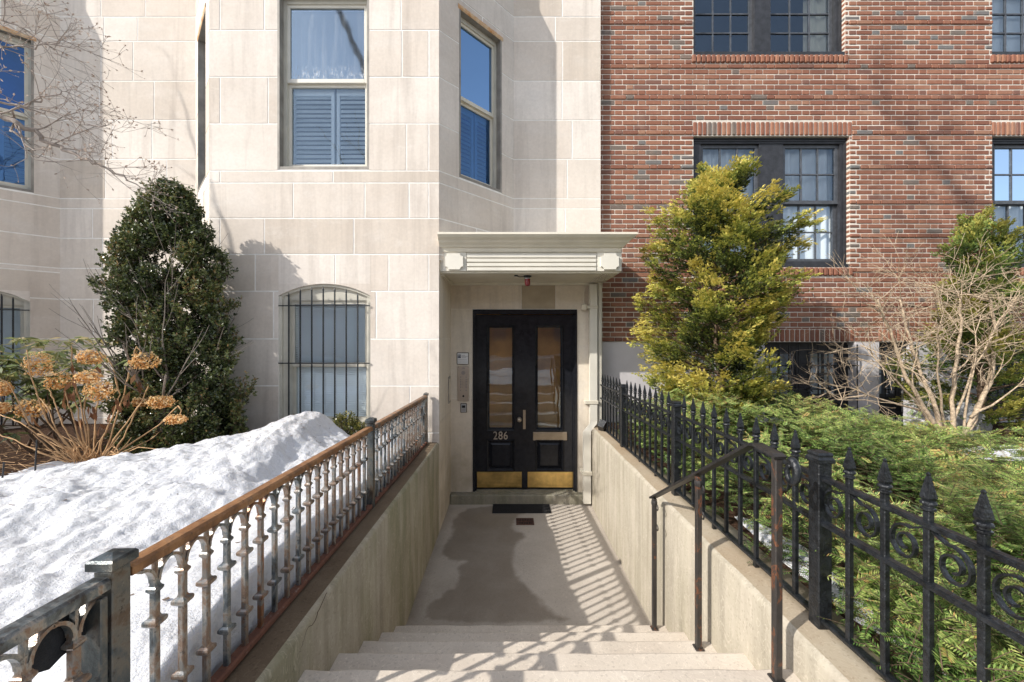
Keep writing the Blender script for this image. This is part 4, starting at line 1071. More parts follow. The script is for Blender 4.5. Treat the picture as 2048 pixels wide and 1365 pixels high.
for j in range(nj-1):
    a,b0=k*nj+j,k*nj+j+1; p,q=base+2*j,base+2*j+2
    fs.append((a,p,q,b0)); fs.append((p,p+1,q+1,q))
b.add(vs,fs); sn=obj('snow_bank',b,M['snow'],None,True,fix=False); tag(sn,'long lumpy bank of old white snow left of the rusty railing','snow bank')
b=MB(); random.seed(61)
for k in range(110):
    x=random.uniform(-3.6,-1.05) if k%3 else random.gauss(-1.8,.22); d=random.uniform(1.0,3.3) if k%3 else random.gauss(3.2,.2); dcc,_=crest(x)
    if d>dcc: continue
    z=snow_z(x,d)+.004; a=random.uniform(0,6.28); l=random.uniform(.008,.035)
    if k%2: b.tube([(x,d,z),(x+math.cos(a)*l,d+math.sin(a)*l,z+random.uniform(0,.008))],.0016,4)
    else:
        q=.007+random.random()*.008; b.add([(x-q,d,z),(x,d-q*.6,z+.002),(x+q,d,z+.004),(x,d+q*.6,z+.003)],[(0,1,2,3)])
tag(part('debris',sn,b,M['bark_brown']),kind='stuff')
def snow_patch(cx,cy,rx,ry,h,z0,label,seed):
    b=MB(); n=26; vs=[];fs=[]
    for i in range(n+1):
        for j in range(n+1):
            u=-1+2*i/n; v=-1+2*j/n; r=math.hypot(u,v)*(1+.35*mnoise.noise((u*1.7,v*1.7,seed)))
            vs.append((cx+u*rx,cy+v*ry,z0+h*(1-r*r*1.1)+.02*mnoise.noise((u*4,v*4,seed+3))))
    for i in range(n):
        for j in range(n): fs.append((i*(n+1)+j,(i+1)*(n+1)+j,(i+1)*(n+1)+j+1,i*(n+1)+j+1))
    b.add(vs,fs); o=obj('snow_patch',b,M['snow'],None,True,fix=False); tag(o,label,'snow patch')
snow_patch(-3.6,3.15,.42,.22,.05,.985,'thin flat snow patch under the dried hydrangea stems',1)
snow_patch(-1.25,3.75,.32,.2,.16,.985,'small smooth snow mound beside the little round shrub',2)
snow_patch(1.40,1.75,.10,.65,.07,.97,'strip of snow along the foot of the black fence',3)
snow_patch(4.75,3.55,.55,.22,.08,.985,'snow patch at the foot of the pale bare shrub',4)
snow_patch(4.0,2.55,.35,.3,.30,.985,'snow patch between the hedge tops at the right edge',5)
# ------------------------------------------------------------------ foliage
def vec_mesh(name,V,Fq,tint,mat,parent):
    """V (n,4,3) quads -> mesh"""
    n=V.shape[0]; me=bpy.data.meshes.new(name); me.vertices.add(n*4); me.vertices.foreach_set('co',V.reshape(-1).astype(np.float32))
    me.loops.add(n*4); me.loops.foreach_set('vertex_index',np.arange(n*4,dtype=np.int32)); me.polygons.add(n)
    me.polygons.foreach_set('loop_start',np.arange(0,n*4,4,dtype=np.int32)); me.polygons.foreach_set('loop_total',np.full(n,4,dtype=np.int32))
    a=me.attributes.new('tint','FLOAT','POINT'); a.data.foreach_set('value',np.repeat(tint,4).astype(np.float32)); me.update(calc_edges=True)
    off=Vector((0,0,0)); q=parent
    while q is not None: off+=q.location; q=q.parent
    o=link(name,me,M[mat],parent); 
    co=V.reshape(-1,3)-np.array(off); me.vertices.foreach_set('co',co.reshape(-1).astype(np.float32)); me.update()
    return o
def norm(a): return a/np.maximum(np.linalg.norm(a,axis=-1,keepdims=True),1e-9)
def leaves(C,D,N,Ls,Ws):
    """diamond-ish leaf quads: base C, direction D, normal-ish N"""
    D=norm(D); Sx=norm(np.cross(D,N)); L=Ls[:,None]; W=Ws[:,None]
    up=norm(np.cross(Sx,D))
    a=C; b=C+D*L*.5+Sx*W*.5+up*W*.15; c=C+D*L; d=C+D*L*.5-Sx*W*.5+up*W*.15
    return np.stack([a,b,c,d],1)
def rnd(n,s=1): return rng.normal(size=(n,3))*s
def twig_leaves(B,T,per,L,W,spread=1.0):
    """leaves set along twigs B->T"""
    n=len(B); idx=np.repeat(np.arange(n),per); t=rng.uniform(.1,1,len(idx))
    ax=T[idx]-B[idx]; C=B[idx]+ax*t[:,None]; D=norm(ax)*.7+norm(rnd(len(idx)))*spread; N=rnd(len(idx))+np.array([0,0,.8])
    return leaves(C,D,N,L*rng.uniform(.6,1.2,len(idx)),W*rng.uniform(.7,1.2,len(idx))),idx
def branchy(mb,p,d,length,r,depth,spread,rate=.66,seg=4,curve=.25,up=.1,tips=None,nch=(2,3),minr=.0012):
    pts=[p.copy()]; rad=[r]; dd=d.normalized()
    for i in range(seg):
        dd=(dd+Vector((random.gauss(0,curve),random.gauss(0,curve),random.gauss(0,curve)+up))*.5).normalized(); p=p+dd*length/seg; pts.append(p.copy()); rad.append(max(minr,r*(1-.45*(i+1)/seg)))
    mb.tube(pts,rad,5 if r<.012 else 7,cap=False)
    if depth==0:
        if tips is not None: tips.append((pts[-1],dd.copy()))
        return
    for k in range(random.randint(*nch)):
        i=random.randint(max(1,seg//2),seg); nd=(dd+Vector((random.gauss(0,1),random.gauss(0,1),random.gauss(0,.8)))*spread).normalized()
        branchy(mb,pts[i],nd,length*rate*random.uniform(.75,1.15),rad[i]*.72,depth-1,spread,rate,seg,curve,up,tips,nch,minr)
    if tips is not None and depth==1: tips.append((pts[-1],dd.copy()))

# tall holly-like shrub in front of the bay
SX,SY=-3.22,3.66
hs_=thing('evergreen_shrub','tall dark cone-shaped evergreen shrub with small glossy leaves before the stone bay','shrub',(SX,SY,.985))
hh_=[0,.08,.22,.38,.52,.66,.78,.88,.96,1]; wl=[.44,.52,.50,.48,.57,.63,.52,.38,.22,.06]; wr=[.48,.72,.70,.60,.52,.46,.42,.32,.18,.06]
CC=[];CR=[]
rs=random.Random(33)
for k in range(600):
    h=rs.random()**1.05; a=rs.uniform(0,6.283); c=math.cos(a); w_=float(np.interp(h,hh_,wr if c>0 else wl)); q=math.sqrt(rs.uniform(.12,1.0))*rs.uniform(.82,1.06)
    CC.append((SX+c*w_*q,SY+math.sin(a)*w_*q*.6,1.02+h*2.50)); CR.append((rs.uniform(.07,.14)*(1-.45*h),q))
B=[];T=[];q=[]
for (c,(r,qq)) in zip(CC,CR):
    n=int(14+950*r*r); u=norm(rng.normal(size=(n,3))); T_=np.array(c)+u*r*rng.uniform(.35,1.15,n)[:,None]*np.array([1,1,1.25]); B_=T_-(u*.55+np.array([0,0,.55]))*rng.uniform(.05,.10,n)[:,None]
    T.append(T_); B.append(B_); q.append(np.full(n,qq)*(.6+.4*(u[:,2]*.5+.5)))  # lit clump tops and shaded interior put into the leaf tint
T=np.concatenate(T); B=np.concatenate(B); q=np.concatenate(q)
sel=(T[:,1]<np.where(T[:,0]>BL-.05,Z1-.05,Z2-.08))&(T[:,2]>.99); T=T[sel]; B=B[sel]; q=q[sel]
V,idx=twig_leaves(B,T+(T-B)*.25,14,.030,.0165,.9)
patch=np.array([mnoise.noise((p[0]*3,p[1]*3,p[2]*3)) for p in T])
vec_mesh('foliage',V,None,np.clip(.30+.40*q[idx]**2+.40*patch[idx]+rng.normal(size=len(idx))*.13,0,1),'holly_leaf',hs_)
b=MB(); random.seed(3)
for k in range(7):
    x=SX+random.uniform(-.1,.12); branchy(b,Vector((x,SY+random.uniform(-.06,.06),.97)),Vector((random.uniform(-.22,.22),random.uniform(-.12,.1),1)),1.0,.022,3,.35,.72,5,.10,.12,None,(2,3))
part('branches',hs_,b,M['bark_grey'],True)
b=MB()
for i in range(0,len(B),2): b.tube([B[i]-(T[i]-B[i])*.6,T[i]],[.0022,.001],3,cap=False)
part('twigs',hs_,b,M['bark_brown'])

# little box shrub behind the railing post
bs=thing('small_shrub','little round yellow-green shrub under the barred window','shrub',(-1.63,3.80,1.0))
n=420; u=norm(rnd(n)); T=np.array([-1.63,3.80,1.13])+u*np.array([.25,.17,.20])*rng.uniform(.6,1.05,n)[:,None]; T=T[(T[:,2]>1.0)&(T[:,1]<4.03)]; B=T-norm(T-np.array([-1.63,3.80,1.0]))*.06
V,idx=twig_leaves(B,T,10,.026,.015,.9); vec_mesh('foliage',V,None,np.clip(.5+rng.normal(size=len(idx))*.25+(T[idx,2]-1.15)*1.2,0,1),'box_leaf',bs)
b=MB()
for i in range(0,len(B),6): b.tube([(-1.63,3.80,.98),B[i],T[i]],[.005,.003,.001],4,cap=False)
part('branches',bs,b,M['bark_brown'])

# rhododendron
rd=thing('rhododendron','leafy rhododendron with long drooping leaves behind the dried hydrangea','shrub',(-4.45,3.75,.98))
tips=[]; b=MB(); random.seed(12)
for k in range(9): branchy(b,Vector((-4.45+random.uniform(-.3,.3),3.75+random.uniform(-.15,.15),.97)),Vector((random.uniform(-.9,.75),random.uniform(-.5,.35),.75)),.55,.014,2,.5,.62,4,.15,.15,tips,(2,3))
part('branches',rd,b,M['bark_brown'],True)
for k in range(110): tips.append((Vector((-4.45+random.gauss(0,.42),3.72+random.gauss(0,.2),1.38+random.random()**.8*.70)),Vector((0,0,1))))
Ls=[]
for (p,d) in tips:
    if p.z>2.2: continue
    m=random.randint(7,10); a0=random.random()*6
    for k in range(m):
        a=a0+6.283*k/m+random.gauss(0,.15); dr=Vector((math.cos(a),math.sin(a),random.uniform(-1.0,.15))); Ls.append((p,dr,Vector((math.cos(a)*.6,math.sin(a)*.6-.35,.8)),random.uniform(.08,.13)))
C=np.array([l[0] for l in Ls]); D=np.array([l[1] for l in Ls]); N=np.array([l[2] for l in Ls])+rnd(len(Ls),.2); Lg=np.array([l[3] for l in Ls])
V=leaves(C,D,N,Lg,Lg*.30); vec_mesh('foliage',V,None,np.clip(.45+rng.normal(size=len(Ls))*.22+(C[:,2]-1.5)*.35,0,1),'rhodo_leaf',rd)

# dried hydrangea
hy=thing('dried_hydrangea','dry hydrangea with orange-brown flower heads on bare tan stems behind the snow','shrub',(-3.45,3.2,.98))
DH=3.2
heads=[(76,733,26,24,.05),(117,765,26,17,0),(181,717,25,15,.06),(176,757,24,14,-.05),(198,786,28,20,-.12),(289,726,28,16,0),(62,820,32,18,.1),(8,780,14,14,.1),(6,818,12,10,-.1),(322,806,25,13,0),(352,841,21,9,-.08),(283,806,17,9,.12),(228,924,14,7,-.2)]
roots=[(178,925),(170,930),(188,922),(200,928),(160,926),(212,924),(150,930),(195,932)]
b=MB(); random.seed(21)
def stem(pxs,r0=.0062,r1=.0034,dd=None):
    dd=random.uniform(-.22,.22) if dd is None else dd; pts=[]
    for i,(x,y) in enumerate(pxs): pts.append(Vector(P(x+random.uniform(-1,1),y,DH+dd*i/max(1,len(pxs)-1))))
    n=len(pts); fine=[]
    for i in range(n-1):
        for k in range(4): fine.append(pts[i].lerp(pts[i+1],k/4)+Vector((random.gauss(0,.003),random.gauss(0,.003),0)))
    fine.append(pts[-1]); rad=[r0+(r1-r0)*i/(len(fine)-1) for i in range(len(fine))]
    for k in range(4,len(fine)-1,5): rad[k]*=1.5
    b.tube(fine,rad,6)
stems=[[(178,928),(150,905),(95,845),(62,760),(53,700)],[(176,928),(172,870),(160,800),(143,730),(142,692)],[(186,926),(190,870),(192,820),(197,805),(196,756)],[(170,930),(120,890),(60,850),(20,770),(0,757)],
[(200,925),(215,890),(235,830),(252,780),(262,730),(272,693),(284,705)],[(212,926),(240,890),(270,830),(290,790),(297,772)],[(205,928),(250,895),(320,850),(356,812),(362,820),(360,835)],[(178,926),(160,880),(140,820),(130,782)],
[(182,928),(165,880),(155,820),(148,780)],[(160,926),(120,870),(95,815),(72,787)],[(150,930),(90,880),(40,845),(0,830)],[(150,930),(80,905),(30,880),(0,870)],[(168,928),(150,890),(125,850),(110,805),(98,778)],
[(188,922),(205,880),(232,820),(240,790),(228,740),(215,717)],[(195,925),(230,880),(275,815),(283,806)],[(200,928),(245,905),(300,880),(322,862)],[(166,928),(140,900),(110,880),(75,868)],[(180,926),(176,860),(168,820),(176,770)]]
for s_ in stems: stem(s_)
for k in range(44):
    x,y=random.choice(roots); a=random.uniform(-1,1); l=random.uniform(40,150); stem([(x,y),(x+a*l*.5,y-12-random.random()*22),(x+a*l,y-random.uniform(-12,60))],.0045,.002,random.uniform(-.35,.35))
part('stems',hy,b,M['dry_stem'],True)
for (x,y,rx,ry,dd) in heads:
    d=DH+dd; c=np.array(P(x,y,d)); sx=rx*.92*d/F; sz=ry*1.08*d/F; n=520
    u=norm(rnd(n)); u[:,2]=u[:,2]*.9+.15; rad=rng.uniform(.72,1.02,n)[:,None]*(1+.1*np.sin(u*9).sum(1))[:,None]
    C=c+u*np.array([sx,sx*.8,sz])*rad; Dv=norm(np.cross(u,rnd(n)))+u*.35; sz_=rng.uniform(.011,.020,n)
    V=leaves(C-Dv*.006,Dv,u+rnd(n,.5),sz_,sz_*.85); tint=np.clip(.66+.5*(rad[:,0]-.9)*3+.22*u[:,2]+rng.normal(size=n)*.15,0,1)
    vec_mesh('flower_head',V,None,tint,'dry_petal',hy)
Ls=[]
for (x,y,n,dy) in [(150,752,7,26),(147,785,6,24),(128,786,5,18),(182,815,5,18),(228,812,5,22),(275,757,4,22),(277,705,3,14),(258,790,4,16),(215,765,4,16),(196,845,4,18),(155,840,4,18),(60,835,4,16),(195,733,3,12)]:
    for k in range(n):
        c=Vector(P(x+random.gauss(0,4),y+random.gauss(0,dy*.35),DH+random.uniform(-.1,.1))); Ls.append((c,Vector((random.gauss(0,.35),random.gauss(0,.35),-1)),Vector((random.gauss(0,1),-1,.1)),random.uniform(.06,.11)))
C=np.array([l[0] for l in Ls]); D=np.array([l[1] for l in Ls]); N=np.array([l[2] for l in Ls]); Lg=np.array([l[3] for l in Ls])
vec_mesh('withered_leaves',leaves(C,D,N,Lg,Lg*.34),None,rng.uniform(.1,.9,len(Ls)),'dry_leaf',hy)
# litter of straw-like twigs in the left bed
b=MB()
for k in range(420):
    x=random.uniform(-5.2,-2.5); y=random.uniform(2.9,3.9); a=random.uniform(0,6.28); l=random.uniform(.05,.22); z=.99+random.random()*.03
    b.tube([(x,y,z),(x+math.cos(a)*l,y+math.sin(a)*l*.6,z+random.uniform(-.003,.05))],.0018,3,cap=False)
tag(obj('dry_litter',b,M['dry_stem'],fix=False),'dry stalks scattered on the soil under the hydrangea','plant litter',kind='stuff')
for (x,y0,y1,dd,lab) in ((73,880,960,2.75,'thin grey garden stake in the bed before the hydrangea'),(7,925,975,2.7,'short grey garden stake at the left edge of the snow')):
    b=MB(); b.tube([P(x-4,y1,dd),P(x+1,y0,dd)],.005,6); tag(obj('garden_stake',b,M['iron']),lab,'stake')

# conifers: limbs carrying flat sprays of scale leaves
def conifer(name,label,x,y,z0,zs,wl,wr,wd,mat,nc,seed,yclip,bark,size=1.0,bright=0.0):
    global rng
    rng=np.random.default_rng(seed); rs=random.Random(seed); t=thing(name,label,'conifer',(x,y,z0)); b=MB(); z1=zs[-1]
    tp=[(x+.03*math.sin(k),y+.02*math.cos(k*2),z0+(z1-z0)*.95*k/8) for k in range(9)]; b.tube(tp,[.04*(1-k/8.6)+.004 for k in range(9)],8)
    SB=[];ST=[];SQ=[];NN=[]
    for i in range(nc):
        f=(i+.5)/nc; z=zs[0]+(z1-zs[0])*f**1.08+rs.gauss(0,.05); a=i*2.39996+rs.gauss(0,.3); c=math.cos(a); sn_=math.sin(a)
        W=float(np.interp(z,zs,wr if c>0 else wl)); inner=(i%5==4); q=rs.uniform(.25,.55) if inner else rs.uniform(.72,1.0)
        ctr=Vector((x+c*W*q,min(y+sn_*wd*W*q,yclip-.08),z)); p0=Vector((x,y,max(z0,z-.28*W*q-.05)))
        b.tube([p0,p0.lerp(ctr,.5)+Vector((0,0,-.03)),ctr],[.013*(1-f*.6),.008,.003],5,cap=False)
        out=(ctr-Vector((x,y,z-.25))).normalized(); R_=size*rs.uniform(.12,.21)*(.55+.45*min(1,W/.6)); m=int(36*(R_/.16)**1.6)+8
        axis=(out*1.0+Vector((rs.gauss(0,.28),rs.gauss(0,.28),.02))).normalized(); sidev=axis.cross(Vector((0,0,1))).normalized(); nv=sidev.cross(axis)
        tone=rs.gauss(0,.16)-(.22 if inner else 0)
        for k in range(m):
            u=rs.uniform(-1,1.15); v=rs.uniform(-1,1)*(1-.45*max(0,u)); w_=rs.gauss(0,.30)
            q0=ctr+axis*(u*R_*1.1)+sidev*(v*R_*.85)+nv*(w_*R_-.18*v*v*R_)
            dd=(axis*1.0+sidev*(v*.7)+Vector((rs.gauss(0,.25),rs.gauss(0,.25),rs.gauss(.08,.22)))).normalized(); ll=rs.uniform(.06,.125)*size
            SB.append(q0-dd*ll*.5); ST.append(q0+dd*ll*.6+Vector((0,0,-.012))); SQ.append(.30+tone+.28*u+.34*w_+.06*rs.gauss(0,1)); NN.append(nv+Vector((0,-.25,.3)))  # golden tips; lit tops and shaded inner clumps also put into the tint
    part('trunk',t,b,M[bark],True)
    B=np.array([tuple(v) for v in SB]); T=np.array([tuple(v) for v in ST]); SQ=np.array(SQ); NN=np.array([tuple(v) for v in NN]); keep=(T[:,1]<yclip+.03)&(T[:,2]>z0+.02); B,T,SQ,NN=B[keep],T[keep],SQ[keep],NN[keep]
    n=len(B); per=24; idx=np.repeat(np.arange(n),per); tt=rng.uniform(0,1,len(idx)); ax=(T-B)[idx]; nn=norm(rnd(n)*.35+NN)[idx]; sd_=norm(np.cross(norm(ax),nn))
    side=rng.choice([-1.0,1.0],len(idx))[:,None]*rng.uniform(.2,1,len(idx))[:,None]
    C=B[idx]+ax*tt[:,None]+sd_*side*(.036*size*(1-tt*.75))[:,None]+rnd(len(idx),.005); Dv=norm(ax)*.9+sd_*np.sign(side)*.55+rnd(len(idx),.22)
    Lg=rng.uniform(.020,.036,len(idx))*size
    V=leaves(C,Dv,nn+rnd(len(idx),.25),Lg,Lg*.52)
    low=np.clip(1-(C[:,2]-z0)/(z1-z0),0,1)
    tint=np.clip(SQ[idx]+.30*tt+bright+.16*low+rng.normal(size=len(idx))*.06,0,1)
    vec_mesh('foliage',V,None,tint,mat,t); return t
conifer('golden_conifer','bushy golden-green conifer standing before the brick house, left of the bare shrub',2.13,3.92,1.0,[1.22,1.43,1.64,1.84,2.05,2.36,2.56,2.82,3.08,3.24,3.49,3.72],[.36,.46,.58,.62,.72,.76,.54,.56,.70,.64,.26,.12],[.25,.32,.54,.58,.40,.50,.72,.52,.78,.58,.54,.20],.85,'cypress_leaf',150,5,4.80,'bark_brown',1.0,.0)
conifer('young_conifer','slim green conifer with narrow top behind the pale bare shrub',5.36,4.38,1.0,[1.1,1.35,1.6,1.85,2.1,2.4,2.7,2.95,3.2,3.42],[.62,.78,.72,.55,.42,.34,.26,.30,.26,.08],[.8,.95,.9,.6,.4,.32,.28,.30,.22,.06],.7,'conifer_leaf',80,9,4.82,'bark_brown',1.0,.12)
rng=np.random.default_rng(77)
# yew hedge
yw=thing('yew_hedge','low spreading yew hedge filling the bed behind the black spiked fence','hedge',(2.6,2.6,1.0))
def hedge_top(x,y):
    t=np.interp(y,[.3,1.2,2.0,3.0,3.6,4.1],[1.26,1.33,1.38,1.43,1.47,1.42])+np.interp(x,[1.25,1.5,2.0,3.5,6],[.0,.06,.08,-.05,-.16])
    return t
C=[];DD=[];Q=[]
def plant(nn,x0,x1,y0,y1):
    xx=rng.uniform(x0,x1,nn); yy=rng.uniform(y0,y1,nn)
    for x,y in zip(xx,yy):
        edge=3.95-.30*max(0,x-2.6)-.25*max(0,x-3.6)
        lim=np.interp(x,[1.2,2.4,3.4,4.3,5.2,6.5],[4.25,4.05,3.6,3.1,2.85,2.6])
        if y>lim: continue
        gap=mnoise.noise((x*1.6,y*1.6,5.5))
        if gap>.30 and x>1.6: continue
        if x<1.5 and 1.45<y<2.2 and rng.random()<.75: continue
        b=mnoise.noise((x*2.1,y*2.1,1.2)); top=float(hedge_top(x,y))+.17*b+.09*mnoise.noise((x*5.2,y*5.2,3))
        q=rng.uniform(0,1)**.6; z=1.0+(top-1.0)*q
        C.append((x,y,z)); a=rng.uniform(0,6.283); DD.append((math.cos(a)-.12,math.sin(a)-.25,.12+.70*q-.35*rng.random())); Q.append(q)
plant(9500,1.17,2.3,.35,1.9); plant(9000,1.17,3.2,1.9,4.3); plant(7000,2.3,6.6,.5,4.2)
C=np.array(C); DD=norm(np.array(DD)); Q=np.array(Q); n=len(C)
ln=rng.uniform(.06,.125,n)*np.where(C[:,1]<2.2,1.15,1.0); B=C-DD*ln[:,None]*.5; T=C+DD*ln[:,None]*.5; T[:,2]-=.015
near=np.hypot(C[:,0],C[:,1])<2.9
def needles(sel,per,L,W):
    Bs,Ts,qs=B[sel],T[sel],Q[sel]; m=len(Bs); idx=np.repeat(np.arange(m),per); k=np.tile(np.arange(per),m); tt=(k//2+.5)/(per/2)
    ax=(Ts-Bs)[idx]; nn=norm(rnd(m)*.45+np.array([0,-.2,1]))[idx]; sd=norm(np.cross(norm(ax),nn)); s=np.where(k%2==0,1.0,-1.0)[:,None]
    Cn=Bs[idx]+ax*tt[:,None]; Dv=sd*s+norm(ax)*.75+rnd(len(idx),.12); LL=L*(1-.45*np.abs(tt-.35))*rng.uniform(.8,1.15,len(idx))
    V=leaves(Cn,Dv,nn,LL,np.full(len(idx),W))
    tint=np.clip(.10+.48*qs[idx]+.22*tt*qs[idx]+.30*np.array([mnoise.noise((p[0]*3.2,p[1]*3.2,7)) for p in Bs])[idx]+rng.normal(size=len(idx))*.05+np.repeat((rng.random(m)>.955)*.4,per),0,1)  # low sprays darker: shade of the hollows put into the tint
    return V,tint
V1,t1=needles(near,30,.022,.0038); V2,t2=needles(~near,22,.024,.0052)
# side shoots off each spray
def sub(sel):
    global B,T,Q
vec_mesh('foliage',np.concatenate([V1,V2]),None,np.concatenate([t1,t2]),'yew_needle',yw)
b=MB()
for i in range(0,n): b.tube([B[i],T[i]],[.0013,.0007],3,cap=False)
part('twigs',yw,b,M['bark_brown'])
# low dark skirt of inner growth so the soil does not glare through
# pale bare shrub
def bare_shrub():
    random.seed(41); t=thing('bare_shrub','pale multi-stemmed leafless shrub with fine twigs before the brick house','shrub',(4.66,4.0,.98)); b=MB()
    D0=4.0; base=[(1915,882),(1885,870),(1890,885),(1930,885),(1900,878),(1870,868),(1940,880)]
    main=[[(1885,885),(1850,815),(1812,755),(1790,690),(1770,640),(1755,600)],[(1890,882),(1868,800),(1838,740),(1822,680),(1800,600)],[(1905,885),(1905,800),(1912,720),(1925,640),(1918,590)],[(1915,890),(1955,815),(1985,740),(1992,660),(1975,600),(1920,585),(1850,570)],
    [(1918,888),(1948,840),(1972,770),(1990,700),(2040,668)],[(1895,880),(1880,790),(1872,720),(1880,650)],[(1860,825),(1800,810),(1735,790),(1700,775),(1672,773)],[(1735,790),(1700,795),(1675,800)],[(1870,860),(1830,800),(1770,740),(1740,700),(1720,690)],[(1940,835),(2000,800),(2060,760)],[(1925,880),(1935,800),(1950,720),(1960,640)],[(1900,870),(1925,790),(1962,710),(2000,640),(2030,600)]]
    for k,s_ in enumerate(main):
        dd=random.uniform(-.35,.4); pts=[Vector(P(x,y,D0+dd*i/(len(s_)-1))) for i,(x,y) in enumerate(s_)]
        fine=[]; 
        for i in range(len(pts)-1):
            for j in range(3): fine.append(pts[i].lerp(pts[i+1],j/3)+Vector((random.gauss(0,.008),random.gauss(0,.008),0)))
        fine.append(pts[-1]); r0=.024 if k<5 else .013
        rad=[r0*(1-.72*i/(len(fine)-1)) for i in range(len(fine))]; b.tube(fine,rad,7)
        for i in range(5,len(fine)):
            for _ in range(2 if i<len(fine)-4 else 3):
                if random.random()<.75:
                    u=(fine[i]-fine[i-1]).normalized(); nd=(u*.5+Vector((random.gauss(-.15,.9),random.gauss(0,.7),random.gauss(.25,.5)))).normalized()
                    branchy(b,fine[i],nd,random.uniform(.28,.5),max(.004,rad[i]*.42),2,.55,.62,4,.22,-.02,None,(2,3),.0016)
    part('stems',t,b,M['bark_pale'],True)
bare_shrub()
s=thing('boulder','rounded grey granite boulder in the soil behind the pale bare shrub','boulder',(5.15,4.35,1.0)); b=MB(); n=18;vs=[];fs=[]
for i in range(n+1):
    for j in range(n):
        th=math.pi*i/n; ph=6.283*j/n; v=Vector((math.sin(th)*math.cos(ph),math.sin(th)*math.sin(ph),math.cos(th))); k=1+.22*mnoise.noise(v*1.6)+.06*mnoise.noise(v*5)
        vs.append((5.15+v.x*.24*k,4.35+v.y*.17*k,1.10+v.z*.24*k))
for i in range(n):
    for j in range(n): fs.append((i*n+j,(i+1)*n+j,(i+1)*n+(j+1)%n,i*n+(j+1)%n))
b.add(vs,fs); part('stone',s,b,M['granite'],True)
b=MB(); b.box(4.80,5.16,4.45,4.70,.98,1.34,.03); tag(obj('granite_block',b,M['pier_white']),'pale squared granite block behind the stems of the bare shrub','stone block')

# magnolia at the left, mostly outside the frame
def magnolia():
    random.seed(8); t=thing('magnolia_tree','bare magnolia reaching in from the left edge with budded twigs','tree',(-5.7,1.9,.98)); b=MB(); tips=[]
    b.tube([(-5.7,1.9,.97),(-5.65,1.92,1.6),(-5.5,2.0,2.3)],[.11,.09,.08],9)
    def limb(pts,r0,r1,sub=True,dens=1.0):
        v=[Vector(p) for p in pts]; fine=[]
        for i in range(len(v)-1):
            for j in range(5): fine.append(v[i].lerp(v[i+1],j/5)+Vector((random.gauss(0,.012),random.gauss(0,.012),random.gauss(0,.008))))
        fine.append(v[-1]); rad=[r0+(r1-r0)*(i/(len(fine)-1)) for i in range(len(fine))]; b.tube(fine,rad,7)
        if sub:
            for i in range(3,len(fine)):
                for _ in range(2):
                    if random.random()<.45*dens:
                        u=(fine[i]-fine[i-1]).normalized(); nd=(u*.8+Vector((random.gauss(0,.5),random.gauss(0,.5),random.gauss(0.1,.5)))).normalized()
                        branchy(b,fine[i],nd,random.uniform(.14,.30),max(.0022,rad[i]*.35),2,.5,.62,4,.2,.03,tips,(2,3),.0009)
    D=2.5
    limb([(-5.5,2.0,2.3),(-4.5,2.25,3.0),P(0,232,2.4),P(60,262,2.45),P(130,300,2.48),P(200,330,2.5),P(240,352,2.5),P(290,378,2.52)],.022,.0025,True,.55)
    limb([(-4.5,2.25,3.0),(-4.0,2.2,3.2),P(-40,190,2.3),P(40,215,2.35),P(110,228,2.4),P(180,250,2.4)],.011,.0018,True,.8)
    limb([(-4.5,2.25,3.0),(-4.1,2.3,3.5),P(-60,100,2.3),P(20,90,2.4),P(90,95,2.4),P(125,80,2.45)],.010,.0018,True,.75)
    limb([(-4.1,2.3,3.5),P(-50,30,2.3),P(20,45,2.4),P(90,90,2.45),P(135,118,2.5)],.008,.0018,True,.75)
    limb([P(0,232,2.4),P(60,200,2.4),P(110,190,2.4),P(150,180,2.45)],.007,.0016,True,.8)
    limb([P(20,245,2.42),P(60,300,2.4),P(70,320,2.4)],.006,.002,True,.8)
    # limbs above and to the left, outside the frame; they throw the shadows on the recess
    for (e,r) in [((-6.3,2.6,5.6),.05),((-7.1,2.9,6.6),.05),((-5.9,2.2,5.0),.045),((-7.6,2.5,4.5),.05)]:
        s0=Vector((-5.5,2.0,2.3)); e=Vector(e); limb([s0,s0.lerp(e,.5)+Vector((0,0,.3)),e,e+Vector((.1,.3,.9))],r,.006,True,.9)
    part('trunk',t,b,M['magnolia_bark'],True)
    keep=[p for p in tips]
    C=np.array([tuple(p) for p,d in keep]); D=np.array([tuple(d) for p,d in keep]); C=np.repeat(C,2,0); D=np.repeat(D,2,0); Lg=rng.uniform(.014,.022,len(C)); V=leaves(C,D+rnd(len(C),.3),rnd(len(C)),Lg,Lg*.45)
    vec_mesh('buds',V,None,rng.uniform(0,1,len(C)),'bud',t)
magnolia()
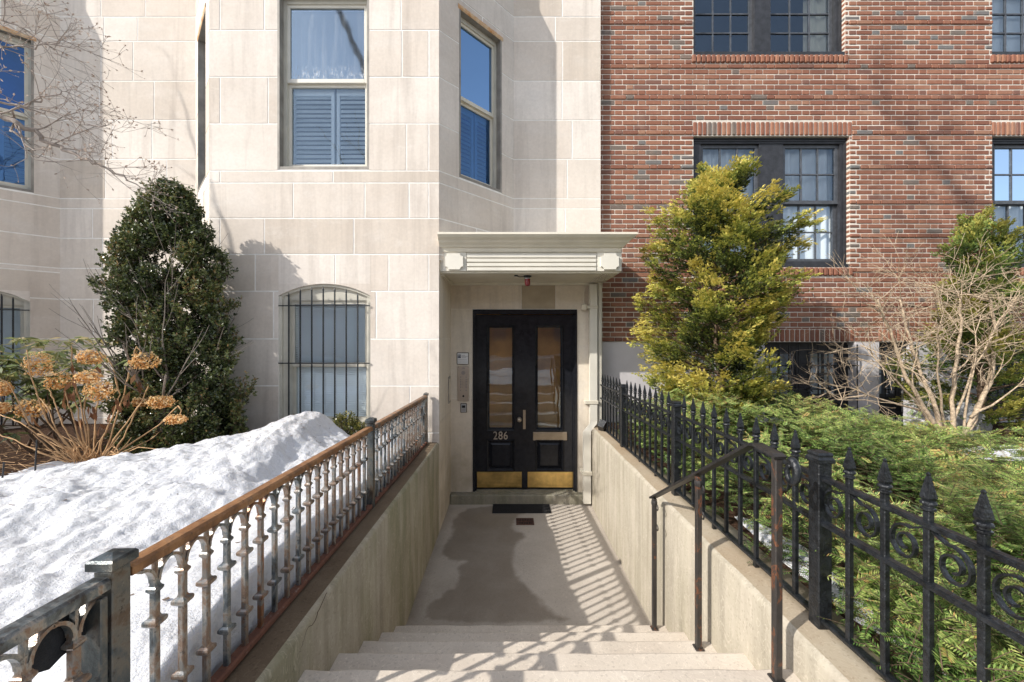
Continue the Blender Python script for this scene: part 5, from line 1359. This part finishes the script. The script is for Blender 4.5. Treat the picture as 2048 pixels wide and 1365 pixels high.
# street tree across the pavement: outside the frame, its limbs shade the brick and mirror in the panes
def street_tree(x,y,hgt,seed,label):
    random.seed(seed); t=thing('street_tree',label,'tree',(x,y,1.0)); b=MB()
    b.tube([(x,y,.98),(x+.05,y,2.5),(x+.1,y+.05,4.2)],[.2,.16,.14],10)
    for k in range(4):
        a=k*1.57+random.random()*.4; branchy(b,Vector((x+.1,y+.05,3.6+k*.12)),Vector((math.cos(a)*.6,math.sin(a)*.6,1.1)),hgt*.34,.06,3,.42,.70,5,.12,.10,None,(2,3),.005)
    # one long limb high up that leans towards the houses
    def over(px_,py_,d0):
        W=Vector(P(px_,py_,ZB)); k=(W.y-d0)/-to_sun.y; return W+to_sun*k
    def limb(path,r0,r1,sub):
        v=[Vector(p) for p in path]; fine=[]
        for i in range(len(v)-1):
            for j in range(4): fine.append(v[i].lerp(v[i+1],j/4)+Vector((random.gauss(0,.03),random.gauss(0,.03),random.gauss(0,.03))))
        fine.append(v[-1]); b.tube(fine,[r0+(r1-r0)*i/(len(fine)-1) for i in range(len(fine))],7)
        for q in fine[sub:]:
            branchy(b,q,Vector((random.gauss(0,.6),random.gauss(0,.4),random.gauss(.2,.6))),.7,.022,1,.5,.65,4,.15,.05,None,(1,2),.006)
    A=over(2060,640,-2.0); Bq=over(1985,480,-1.7); Cq=over(1890,345,-1.6); Dq=over(1830,270,-1.55); Eq=over(1760,210,-1.5)
    limb([(x+.1,y+.05,4.0),(x-.1,y+.3,7.5),A,Bq,Cq,Dq,Eq],.10,.025,14)
    limb([Bq,over(1870,478,-1.6),over(1790,440,-1.55)],.04,.02,3)
    part('trunk',t,b,M['bark_grey'],True)
street_tree(-3.1,-2.8,8.6,17,'bare street tree on the pavement behind the viewpoint, mirrored in the window panes')
# houses over the road, only mirrored in the glass
def far_house(x0,x1,h,wm,lab):
    t=thing('row_house',lab,'building',((x0+x1)/2,-20,.9),'houses across the road mirrored in the panes'); b=MB(); b.box(x0,x1,-26,-20,.87,h); part('wall',t,b,M[wm])
    nx=max(1,int((x1-x0)/2)); 
    for i in range(nx):
        for k in range(int((h-2)/2.8)):
            b=MB(); cx=x0+(x1-x0)*(i+.5)/nx; z=2.0+k*2.8; b.box(cx-.5,cx+.5,-20.02,-19.96,z,z+1.6); part('window',t,b,M['sash_grey'])
    b=MB(); b.box(x0-.02,x1+.02,-20.3,-19.9,h,h+.35); part('cornice',t,b,M['far_stone'])
far_house(-22,-12.2,9.5,'far_brick','brick row house over the road, left of the pale one'); far_house(-12,-2.2,8.6,'far_stone','pale row house over the road facing the steps'); far_house(-2,7.8,9.2,'far_brick','brick row house over the road facing the black door'); far_house(8,20,8.4,'far_stone','pale row house over the road, far right')
